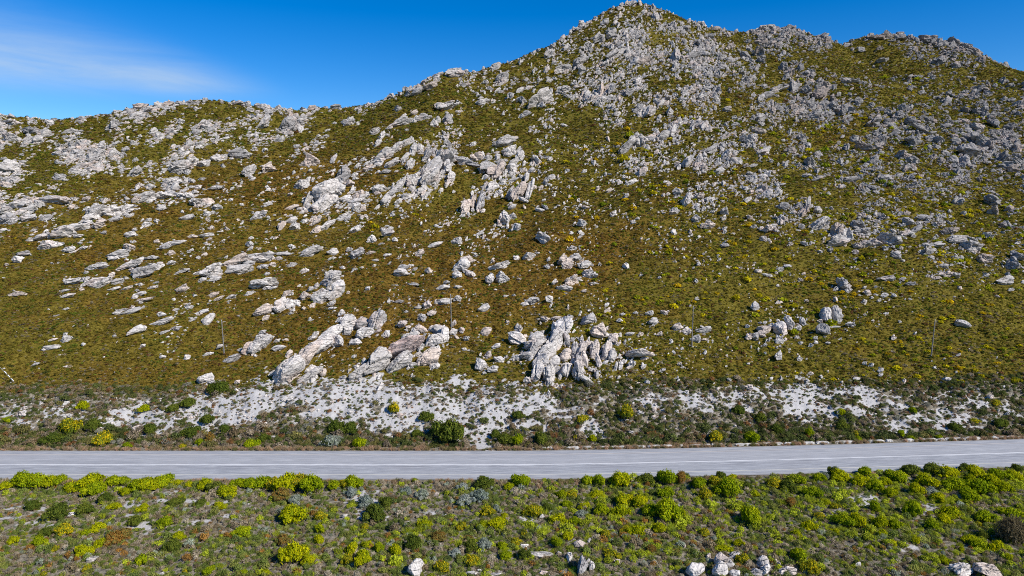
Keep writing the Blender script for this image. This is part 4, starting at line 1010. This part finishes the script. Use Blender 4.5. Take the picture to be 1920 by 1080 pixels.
def slope_scrub():
    r = np.random.default_rng(5)
    # area density falls with distance as the eye needs it
    xs, ys = [], []
    for (y0, y1, den) in ((103, 130, 6.5), (130, 160, 5.0), (160, 200, 3.4), (200, 250, 2.3), (250, 300, 1.5), (300, 405, 1.1)):
        hw = 0.99 * y1 + 14
        n = int(den * (y1 - y0) * 2 * hw)
        xs.append(r.uniform(-hw, hw, n)); ys.append(r.uniform(y0, y1, n))
    x = np.concatenate(xs); y = np.concatenate(ys)
    yt = np.interp(x, SKY_X, SKY_Y)
    ok = (y > bank_top(x) - 1.5) & (y < yt + 8) & free_of_rock(x, y)
    x, y = x[ok], y[ok]
    z = H(x, y); px, py, dep = project(x, y, z)
    ok = (px > -300) & (px < 2220) & (py < 1100)
    sd = sand_mask(px, py, x, y)
    ok &= r.random(len(x)) > sd * 0.7
    x, y, z, px, py, dep, sd = x[ok], y[ok], z[ok], px[ok], py[ok], dep[ok], sd[ok]
    n = len(x); rr = r.random((n, 4))
    tint = veg_tint(px, py, x, y, rr)
    bt = bank_tint(px, py, x, y, r.random((n, 4))); near = smooth(690, 760, py + 25 * fbm2(x / 5, y / 5, 2, 7)) * 0.55
    tint = np.where((r.random(n) < near)[:, None], bt, tint)
    s = np.clip(dep / 190.0, 0.72, 1.45) * r.uniform(0.24, 0.52, n)
    big = r.random(n) < 0.05; s = np.where(big, s * 1.5, s)
    scl = np.stack([s, s, s * r.uniform(0.45, 0.8, n)], 1)
    rot = np.stack([r.normal(size=n) * .12, r.normal(size=n) * .12, r.uniform(0, 6.28, n)], 1)
    o = scatter("slope_scrub", np.stack([x, y, z - 0.06], 1), rot, scl, np.where(r.random(n) < .8, r.integers(0, 6, n), r.integers(6, 9, n)), tint, FAR)
    tag(o, "low olive and rust brown scrub covering the mountainside", "scrub", kind="stuff")
    # yellow flowering cushions, mostly on the right half
    m = 14000
    qx = r.uniform(-20, 1940, m); qy = r.uniform(120, 720, m)
    den = 0.9 * blob(qx, qy, 1450, 480, 330, 140) + 0.9 * blob(qx, qy, 1800, 480, 200, 200) + 0.6 * blob(qx, qy, 1550, 270, 260, 90) + 0.5 * blob(qx, qy, 1100, 330, 150, 80) + 0.35 * blob(qx, qy, 730, 410, 90, 30) + 0.25 * blob(qx, qy, 60, 430, 70, 25) + 0.8 * blob(qx, qy, 1780, 670, 160, 40) + 0.3 * blob(qx, qy, 1250, 600, 120, 60)
    cl = fbm2(qx / 26, qy / 14, 3, 301)
    ok = r.random(m) < den * np.clip(0.35 + 1.6 * cl, 0, 1.2) * 0.8
    qx, qy = qx[ok], qy[ok]; P = cast(qx, qy); ok = ~np.isnan(P[:, 0]); P, qx, qy = P[ok], qx[ok], qy[ok]
    ok = free_of_rock(P[:, 0], P[:, 1]); P, qx, qy = P[ok], qx[ok], qy[ok]
    n = len(P); _, _, dep = project(P[:, 0], P[:, 1], P[:, 2])
    s = dep / FPX * 4.6 * np.exp(0.35 * r.normal(size=n))
    pal = np.array([[0.50, 0.42, 0.012], [0.34, 0.35, 0.015], [0.18, 0.22, 0.012], [0.55, 0.37, 0.012]])
    tint = pal[r.choice(4, n, p=[.4, .3, .15, .15])] * r.uniform(.8, 1.15, (n, 1))
    o = scatter("flowering_cushions", P - [0, 0, .05], np.stack([np.zeros(n), np.zeros(n), r.uniform(0, 6.28, n)], 1), np.stack([s, s, s * r.uniform(.6, 1.0, n)], 1), r.integers(0, 6, n), tint, FAR)
    tag(o, "small yellow flowering cushions dotted over the right of the slope", "flowers", kind="stuff")
slope_scrub()

def bank_scrub():
    r = np.random.default_rng(6)
    n = 33000
    x = r.uniform(-118, 125, n); y = r.uniform(90.5, 112, n)
    d = y - road_far(x)
    ok = (d > 1.5) & (d < 15.5) & free_of_rock(x, y)
    x, y, d = x[ok], y[ok], d[ok]
    z = H(x, y); px, py, dep = project(x, y, z); sd = sand_mask(px, py, x, y)
    ok = r.random(len(x)) > sd * 0.62
    x, y, z, px, py, sd, d = x[ok], y[ok], z[ok], px[ok], py[ok], sd[ok], d[ok]
    n = len(x); tint = bank_tint(px, py, x, y, r.random((n, 4)))
    s = r.uniform(0.17, 0.46, n) * (1 - 0.30 * sd) * (1 + 0.35 * (smooth(790, 820, py)))
    s = np.where(r.random(n) < 0.06, s * 1.7, s)
    sx = np.stack([s, s, s * r.uniform(.7, 1.3, n)], 1)
    o = scatter("bank_scrub", np.stack([x, y, z - .05], 1), np.stack([r.normal(size=n) * .12, r.normal(size=n) * .12, r.uniform(0, 6.28, n)], 1), sx, np.where(r.random(n) < .75, r.integers(0, 6, n), r.integers(6, 11, n)), tint, NEAR)
    tag(o, "dark green and grey scrub growing on the white cutting beside the road", "scrub", kind="stuff")
    # dry straw coloured tufts along both road edges
    m = 3000
    x = r.uniform(-90, 95, m); side = r.random(m) < 0.68
    yf = road_far(x)
    y = np.where(side, yf + np.abs(r.normal(size=m)) * 0.45 + 0.35, yf - ROAD_W - 0.35 - np.abs(r.normal(size=m)) * 0.7)
    dn = fbm2(x / 3.5, y * 0, 3, 401)
    ok = r.random(m) < np.clip(0.75 + dn, 0.1, 1)
    x, y, side = x[ok], y[ok], side[ok]; n = len(x); z = H(x, y)
    pal = np.array([[0.46, 0.31, 0.20], [0.36, 0.26, 0.16], [0.30, 0.23, 0.12], [0.18, 0.17, 0.06], [0.50, 0.33, 0.21]])
    s = r.uniform(.18, .50, n)
    o = scatter("dry_grass", np.stack([x, y, z - .02], 1), np.stack([np.zeros(n), np.zeros(n), r.uniform(0, 6.28, n)], 1), np.stack([s, s, s * r.uniform(.9, 1.5, n)], 1), r.integers(6, 11, n), pal[r.integers(0, 5, n)], NEAR)
    tag(o, "dry straw coloured grass tufts along the road edges", "grass", kind="stuff")
bank_scrub()

def fore_scrub():
    r = np.random.default_rng(8)
    n = 74000
    x = r.uniform(-100, 108, n); y = r.uniform(47, 86, n)
    dn = road_far(x) - ROAD_W - y
    ok = (dn > 0.5) & free_of_rock(x, y) & (np.abs(x) < 0.80 * y + 36)
    x, y, dn = x[ok], y[ok], dn[ok]
    z = H(x, y); px, py, dep = project(x, y, z); sd = sand_mask(px, py, x, y)
    ok = r.random(len(x)) > sd * 0.80
    x, y, z, px, py, sd = x[ok], y[ok], z[ok], px[ok], py[ok], sd[ok]
    n = len(x); tint = fg_tint(px, py, x, y, r.random((n, 4)))
    s = r.uniform(0.14, 0.40, n) * (1 - 0.3 * sd)
    s = np.where(r.random(n) < 0.08, s * 1.6, s)
    s = np.where(tint[:, 2] < 0.10 * tint[:, 1], s * 1.35, s)          # the lime yellow ones grow taller
    o = scatter("heath_scrub", np.stack([x, y, z - .04], 1), np.stack([r.normal(size=n) * .15, r.normal(size=n) * .15, r.uniform(0, 6.28, n)], 1), np.stack([s, s, s * r.uniform(.7, 1.35, n)], 1),
                np.where(r.random(n) < .45, r.integers(0, 6, n), r.integers(6, 11, n)), tint, NEAR)
    tag(o, "mixed low heath scrub and stems covering the ground before the road", "scrub", kind="stuff")
fore_scrub()

# ---------------------------------------------------------------- bushes one can count
KIND = {   # leaf colours: main, second, share of second, flower colour, share
    'G': ((0.200, 0.270, 0.008), (0.37, 0.41, 0.009), .35, None, 0, "bright green bush"),
    'Y': ((0.460, 0.450, 0.007), (0.26, 0.31, 0.008), .35, None, 0, "lime yellow bush"),
    'F': ((0.150, 0.190, 0.020), (0.26, 0.28, 0.020), .4, (0.62, 0.47, 0.012), .30, "yellow flowered bush"),
    'S': ((0.36, 0.39, 0.33), (0.22, 0.26, 0.18), .4, None, 0, "silver grey bush"),
    'D': ((0.085, 0.120, 0.018), (0.14, 0.165, 0.022), .4, None, 0, "dark green bush"),
    'R': ((0.28, 0.145, 0.03), (0.21, 0.18, 0.045), .4, None, 0, "rust brown bush"),
    'B': ((0.15, 0.115, 0.055), (0.24, 0.19, 0.11), .4, None, 0, "brown grassy dome"),
}
def bush_form(kind, seed, n):
    r = np.random.default_rng(seed)
    lob = dome_lobes(r, 9 if kind != 'B' else 2); lob[:, :2] *= 1.05; lob[1:, 3] *= r.uniform(0.6, 1.1, len(lob) - 1)
    p, d, k = lobe_points(r, lob, n, 0.13)
    p2, d2, k2 = lobe_points(r, np.concatenate([lob[:, :3], lob[:, 3:] * 0.78], 1), n // 2, 0.08)
    p = np.concatenate([p, p2]); d = np.concatenate([d, d2]); k = np.concatenate([k, k2])
    m = len(p)
    # tufts: leaves bunch on shoot tips
    tip = (np.sin(p[:, 0] * 21 + seed) + np.sin(p[:, 1] * 23 + 1.3 * seed) + np.sin(p[:, 2] * 19)) / 3
    p = p + d * (0.085 * tip)[:, None]
    nn = d + r.normal(size=p.shape) * (0.5 if kind != 'B' else 0.9)
    up = d * 0.55 + np.array([0, 0, 0.8]) + r.normal(size=p.shape) * 0.25
    s = r.uniform(.75, 1.35, m) * 0.066
    v = quads(p, nn, up, s if kind != 'B' else s * .4, s * r.uniform(1.2, 2.0, m) * (1 if kind != 'B' else 2.4))
    c1, c2, sh, fl, fs, _ = KIND[kind]
    lobemix = r.random(len(lob))
    pick = r.random(m) * 0.6 + 0.4 * lobemix[k]
    c = np.where((pick < sh + .1)[:, None], np.array(c2)[None], np.array(c1)[None]) * r.uniform(.72, 1.25, (m, 1))
    if fl is not None:
        c = np.where(((r.random(m) < fs * 1.6) & (d[:, 2] > -0.1) & (tip > -0.25))[:, None], np.array(fl)[None] * r.uniform(.8, 1.1, (m, 1)), c)
    c = np.where(((p[:, 2] < 0.30) & (r.random(m) < 0.45))[:, None], np.array([0.21, 0.165, 0.10])[None] * r.uniform(.6, 1.2, (m, 1)), c)   # dry skirt and stems
    me = raw_mesh("bush", v, np.arange(m * 4), np.full(m, 4), M_leaf)
    at = me.attributes.new('leafcol', 'FLOAT_COLOR', 'FACE')
    at.data.foreach_set('color', np.concatenate([c, np.ones((m, 1))], 1).astype(np.float32).ravel())
    return me
FORMS = {k: [bush_form(k, 500 + 10 * i + j, 2300) for j in range(7 if k in 'GYFD' else 3)] for i, k in enumerate(KIND)}

BUSH = []
def Bs(ox, oy, rows):
    for (x, y, w, h, k) in rows: BUSH.append((ox + x / 2.842, oy + y / 2.842, w / 2.842, h / 2.842, k))
Bs(0, 700, [(20,600,60,40,'Y'),(110,575,110,80,'G'),(190,585,100,80,'G'),(260,580,80,60,'Y'),(320,570,70,50,'G'),(370,615,80,60,'Y'),(480,580,120,70,'Y'),(500,625,90,70,'G'),(430,610,70,60,'G'),(600,580,90,50,'G'),(650,575,70,40,'G'),(660,635,60,40,'Y'),(720,605,90,60,'G'),(770,600,110,70,'Y'),(850,585,100,60,'G'),(940,585,50,30,'Y'),(1005,595,50,35,'Y'),(1085,595,75,60,'Y'),(1150,610,80,50,'D'),(1190,635,90,60,'Y'),(1270,585,70,40,'G'),(1330,590,80,50,'G'),(1390,590,100,60,'G'),(1460,600,80,70,'F'),(1530,590,120,90,'Y'),(1600,580,90,70,'F'),(1650,600,100,100,'G'),(1500,650,90,60,'R'),(1780,600,60,50,'G'),
 (560,665,70,50,'D'),(610,710,70,30,'Y'),(760,720,65,40,'Y'),(925,690,80,35,'D'),(1065,695,60,35,'D'),(1165,710,60,40,'Y'),(160,710,80,50,'D'),(1545,760,130,90,'Y'),(1700,765,60,45,'F'),(1665,755,60,40,'R'),(1570,680,70,50,'S'),(715,790,70,50,'D'),(880,795,80,50,'G'),(440,730,80,60,'D'),(290,750,110,70,'D'),(515,825,70,50,'Y'),(450,855,50,40,'G'),(330,840,90,60,'F'),(240,850,60,50,'D'),(600,885,110,60,'R'),(540,910,60,50,'Y'),(945,870,70,40,'Y'),(915,925,80,70,'D'),(200,900,70,60,'G'),(430,955,80,60,'Y'),(290,935,40,30,'F'),(750,1000,65,60,'G'),(460,1040,40,30,'F'),(1115,1055,60,40,'G'),(1410,1065,50,35,'Y'),(1560,970,120,110,'Y'),(1640,1000,70,60,'Y'),(1700,830,50,50,'G'),(1695,890,50,50,'Y'),(985,1058,30,25,'F'),(230,1075,40,30,'F'),(1300,1065,40,30,'G'),(60,890,50,40,'Y'),(1500,890,80,50,'R'),(1280,850,90,50,'G'),
 (440,175,60,45,'Y'),(768,190,62,40,'Y'),(360,290,110,80,'F'),(545,355,100,70,'F'),(275,355,90,60,'D'),(1330,380,70,45,'G'),(1065,370,40,40,'G'),(1115,350,50,60,'R'),(965,393,40,25,'F'),(35,250,50,30,'G'),(670,390,50,30,'G'),(1155,85,100,70,'D'),(1000,160,70,50,'D'),(1100,250,60,60,'D'),(1010,320,80,60,'D'),(1780,290,80,60,'D'),(1760,370,90,60,'S'),(490,280,70,70,'D'),(1190,300,70,50,'D'),(800,300,70,50,'D'),(920,190,60,45,'D'),(1400,350,60,50,'D')])
Bs(640, 700, [(580,322,165,120,'D'),(95,378,65,55,'G'),(1520,215,75,80,'F'),(1285,245,60,40,'F'),(280,190,60,60,'F'),(450,235,80,50,'D'),(820,325,50,50,'D'),(940,225,45,45,'D'),(945,360,60,60,'G'),(1070,355,70,70,'D'),(870,360,90,60,'D'),(1340,350,45,40,'Y'),(1250,345,30,30,'F'),(400,325,60,50,'D'),(40,300,90,60,'D'),
 (55,585,90,60,'G'),(10,590,50,40,'F'),(760,590,90,60,'D'),(890,605,45,40,'Y'),(965,580,85,60,'G'),(1310,575,70,50,'G'),(1375,575,60,60,'G'),(1480,575,100,80,'Y'),(1630,565,80,50,'D'),(1740,565,90,80,'G'),(1810,560,60,60,'R'),(660,680,80,50,'S'),(430,650,70,50,'S'),(350,630,60,40,'S'),(650,610,60,40,'S'),(740,660,90,60,'S'),(130,690,80,60,'S'),(180,750,110,80,'D'),(50,640,60,50,'S'),(240,690,70,50,'D'),
 (1365,650,75,40,'Y'),(1230,650,60,40,'F'),(1170,650,50,50,'Y'),(1200,700,50,40,'G'),(1290,710,60,40,'Y'),(1500,680,90,60,'Y'),(1590,690,90,60,'Y'),(1490,740,80,60,'Y'),(1650,735,90,60,'G'),(1740,740,140,110,'G'),(1740,640,80,50,'G'),(1390,730,80,60,'G'),(1165,780,80,50,'Y'),(1240,790,60,40,'G'),(1020,740,90,60,'F'),(780,740,70,50,'F'),(825,725,50,40,'S'),(870,760,40,30,'Y'),(750,810,50,40,'Y'),(840,800,90,50,'Y'),(440,812,65,45,'Y'),(640,820,60,40,'F'),(125,820,45,30,'F'),(975,850,40,25,'F'),(1095,715,50,40,'D'),(1700,830,70,50,'Y'),(1580,845,90,50,'Y'),(1520,840,60,40,'F'),(1410,860,60,40,'F'),(1200,870,50,50,'Y'),(1150,905,60,50,'G'),(930,900,60,35,'F'),(860,925,60,40,'G'),(870,975,60,40,'G'),(690,925,70,70,'D'),(760,915,80,60,'S'),(520,870,90,40,'R'),(285,945,60,60,'Y'),(200,930,50,50,'G'),(130,920,60,40,'Y'),(55,940,70,60,'Y'),(30,1000,60,60,'F'),(115,990,90,80,'Y'),(970,970,50,60,'D'),(1440,970,80,40,'F'),(1270,1000,40,30,'F'),(540,1040,90,50,'F'),(700,1000,70,50,'F'),(610,960,60,40,'S'),(380,910,80,80,'D'),(1650,940,60,40,'R'),(1280,755,60,40,'S')])
Bs(1280, 700, [(180,345,75,60,'F'),(370,345,80,55,'G'),(1230,350,45,25,'G'),(950,360,35,30,'G'),(845,210,50,40,'Y'),(1165,325,40,40,'G'),(1230,200,40,35,'G'),(1560,255,50,25,'F'),(1675,160,45,30,'F'),(1780,40,60,30,'F'),(1385,348,35,25,'G'),(680,320,40,60,'G'),(925,330,30,40,'F'),(855,280,60,50,'D'),(500,300,70,50,'D'),(1450,290,60,45,'D'),(300,200,60,50,'D'),(420,240,60,50,'D'),(1700,270,70,50,'D'),
 (90,590,80,60,'G'),(245,620,115,100,'G'),(260,580,70,40,'F'),(175,580,70,50,'F'),(120,650,70,70,'F'),(255,535,45,25,'Y'),(200,540,50,40,'D'),(385,645,45,35,'Y'),(345,600,50,40,'D'),(570,605,75,60,'D'),(490,590,80,50,'F'),(620,570,70,45,'G'),(700,640,80,50,'G'),(800,515,60,50,'D'),(840,550,90,60,'Y'),(730,560,60,50,'G'),(980,525,70,45,'G'),(1075,575,60,40,'Y'),(950,580,80,60,'Y'),(1030,600,80,60,'G'),(1110,640,70,50,'Y'),(1160,560,100,60,'G'),(1245,620,70,60,'Y'),(1230,520,90,50,'D'),(1340,515,90,60,'D'),(1420,535,110,60,'Y'),(1500,500,70,40,'D'),(1560,520,90,50,'Y'),(1460,600,110,70,'G'),(1590,610,110,70,'G'),(1650,575,90,60,'Y'),(1700,550,90,50,'G'),(1760,545,80,50,'Y'),(1790,510,60,40,'D'),(1720,610,80,50,'Y'),(1300,575,100,60,'Y'),(1540,570,60,50,'Y'),(1330,630,60,40,'S'),
 (370,765,110,90,'G'),(740,765,55,35,'F'),(680,815,65,50,'Y'),(770,690,50,30,'Y'),(815,710,40,30,'F'),(580,690,60,40,'R'),(1030,715,50,60,'G'),(1230,730,90,90,'G'),(1370,665,70,50,'Y'),(1540,660,100,60,'G'),(1450,750,90,60,'Y'),(1400,780,70,50,'Y'),(1620,770,100,60,'G'),(1760,750,90,50,'G'),(870,790,90,60,'G'),(930,790,70,80,'Y'),(1065,800,80,60,'Y'),(1140,810,60,50,'G'),(1325,810,60,50,'G'),(1000,840,50,40,'F'),(1070,855,50,40,'Y'),(820,845,45,30,'Y'),(610,860,50,40,'Y'),(1235,885,45,40,'Y'),(1545,890,80,40,'Y'),(1610,870,60,50,'D'),(1590,920,80,50,'G'),(1690,930,70,60,'Y'),(1740,985,60,40,'Y'),(1490,940,35,30,'Y'),(1000,935,45,35,'Y'),(1120,905,50,30,'Y'),(620,970,85,60,'G'),(1395,995,60,35,'Y'),(230,940,70,35,'Y'),(305,905,50,40,'Y'),(330,995,70,50,'F'),(690,1040,90,70,'F'),(120,850,60,40,'F'),(5,760,30,60,'Y'),(1775,855,160,120,'B'),(1580,805,40,25,'F')])

def bush_zone(px, py):
    col = ["far left", "left of centre", "just left of middle", "just right of middle", "right of centre", "far right"][min(5, max(0, int(px / 320)))]
    if py < 855:
        if py < 775: return f"high on the white cutting, {col}"
        return f"at foot of the cutting, {col}"
    if py < 918 - 14 * (px > 1200): return f"along near road edge, {col}"
    if py < 968: return f"in heath below the road, {col}"
    if py < 1015: return f"in lower heath before road, {col}"
    return f"close to bottom edge, {col}"

bk = np.array([[b[0], b[1] + 0.42 * b[3]] for b in BUSH])
BP = cast(bk[:, 0], np.minimum(bk[:, 1], 1118))
items = []
for i, b in enumerate(BUSH):
    if np.isnan(BP[i][0]): continue
    sz = "big " if b[2] > 33 else ("small " if b[2] < 18 else "")
    items.append((i, sz + KIND[b[4]][5], b[0], bush_zone(b[0], b[1])))
LAB = unique_labels(items)
rb = np.random.default_rng(77)
cnt = {}
for i, b in enumerate(BUSH):
    if i not in LAB: continue
    x, y, z = BP[i]
    yn = road_far(x) - ROAD_W; yf = yn + ROAD_W
    if yn - 0.7 < y < yf + 1.0: y = yn - 0.9 if b[1] > 860 else yf + 1.1; z = float(H(x, y))
    _, _, dep = project(x, y, z)
    m = float(dep) / FPX
    w = b[2] * m * 0.5 * 1.25; h = b[3] * m * 0.94
    f = FORMS[b[4]]; cnt[b[4]] = cnt.get(b[4], 0) + 1
    o = link("bush" if b[4] != 'B' else "grass_tussock", f[cnt[b[4]] % len(f)])
    o.location = (x, y + 0.3 * w, z - 0.06)
    o.rotation_euler = (0, 0, rb.uniform(0, 6.28))
    o.scale = (w, w * rb.uniform(.85, 1.1), h)
    tag(o, LAB[i], "bush", "bushes along the road")

# ---------------------------------------------------------------- poles
def tube(path, radii, seg=10):
    V, F, Sz = [], [], []
    for p, r in zip(path, radii):
        for k in range(seg):
            a = 2 * math.pi * k / seg; V.append((p[0] + r * math.cos(a), p[1] + r * math.sin(a), p[2]))
    for i in range(len(path) - 1):
        for k in range(seg):
            F += [i * seg + k, i * seg + (k + 1) % seg, (i + 1) * seg + (k + 1) % seg, (i + 1) * seg + k]; Sz.append(4)
    F += list(range((len(path) - 1) * seg, len(path) * seg)); Sz.append(seg)
    return np.array(V), F, Sz
def rod(a, b, r, seg=8):
    a, b = Vector(a), Vector(b); q = (b - a).to_track_quat('Z', 'Y'); ln = (b - a).length
    V, F, Sz = tube([(0, 0, 0), (0, 0, ln)], [r, r], seg)
    V = np.array([(a + q @ Vector(v))[:] for v in V]); F = F + list(reversed(range(seg))); Sz = Sz + [seg]
    return V, F, Sz
def utility_pole(bx, by, tx, ty, label):
    P = cast(bx, by)[0]; _, _, dep = project(*P); m = float(dep) / FPX
    h = (by - ty) * m * 1.02
    e = bpy.data.objects.new("utility_pole", None); COL.objects.link(e); e.location = P
    tag(e, label, "pole", "timber poles along the slope")
    lean = (tx - bx) * m
    n = 7
    path = [(lean * k / (n - 1), 0, -0.4 + (h + 0.4) * k / (n - 1)) for k in range(n)]
    V, F, Sz = tube(path, [0.115 - 0.045 * k / (n - 1) for k in range(n)], 12)
    o = link("shaft", raw_mesh("shaft", V, F, Sz, M_pole, True)); o.parent = e
    V, F, Sz = tube([(lean, 0, h), (lean, 0, h + .05), (lean, 0, h + .12), (lean, 0, h + .2), (lean, 0, h + .27)], [0.03, 0.075, 0.045, 0.07, 0.03], 10)
    o = link("insulator", raw_mesh("insulator", V, F, Sz, M_steel, True)); o.parent = e
    V, F, Sz = rod((lean - .02, -.02, h - .35), (lean + .28, -.05, h - .12), 0.018)
    V2, F2, S2 = tube([(lean + .28, -.05, h - .14), (lean + .28, -.05, h - .06), (lean + .28, -.05, h + .02)], [0.03, 0.06, 0.03], 8)
    F2 = [f + len(V) for f in F2]
    o = link("bracket", raw_mesh("bracket", np.concatenate([V, V2]), F + F2, Sz + S2, M_steel, True)); o.parent = e
    return e, P, h
utility_pole(420.5, 665, 418.5, 603, "grey timber pole beside a small slab on brown slope, leftmost of four poles")
utility_pole(846.5, 618, 845.4, 555, "thin grey timber pole rising behind the overhanging slab outcrop")
utility_pole(1297, 652, 1297.5, 577, "grey timber pole among pale boulders right of the arched outcrop")
utility_pole(1745.5, 670, 1748.5, 602, "slightly leaning grey timber pole among yellow flowers, rightmost of the four poles")
# stay wire with white guard sleeves, running up out of the picture at the left
A = Vector(cast(29, 718)[0]); B = A + Vector((-4.6, 0.0, 5.4))
e = bpy.data.objects.new("stay_wire", None); COL.objects.link(e); e.location = A
tag(e, "slanting stay wire with white guard sleeves anchored in scrub at the left edge", "wire")
V, F, Sz = rod((0, 0, -0.2), tuple(B - A), 0.02); o = link("wire", raw_mesh("wire", V, F, Sz, M_steel, True)); o.parent = e
for k in (0.06, 0.17, 0.28):
    d = (B - A); V, F, Sz = rod(tuple(d * k), tuple(d * (k + 0.07)), 0.06)
    o = link("guard_sleeve", raw_mesh("guard_sleeve", V, F, Sz, M_white, True)); o.parent = e
V, F, Sz = rod((-0.1, 0, -0.15), (-0.75, -0.1, 0.06), 0.07); o = link("anchor", raw_mesh("anchor", V, F, Sz, M_white, True)); o.parent = e
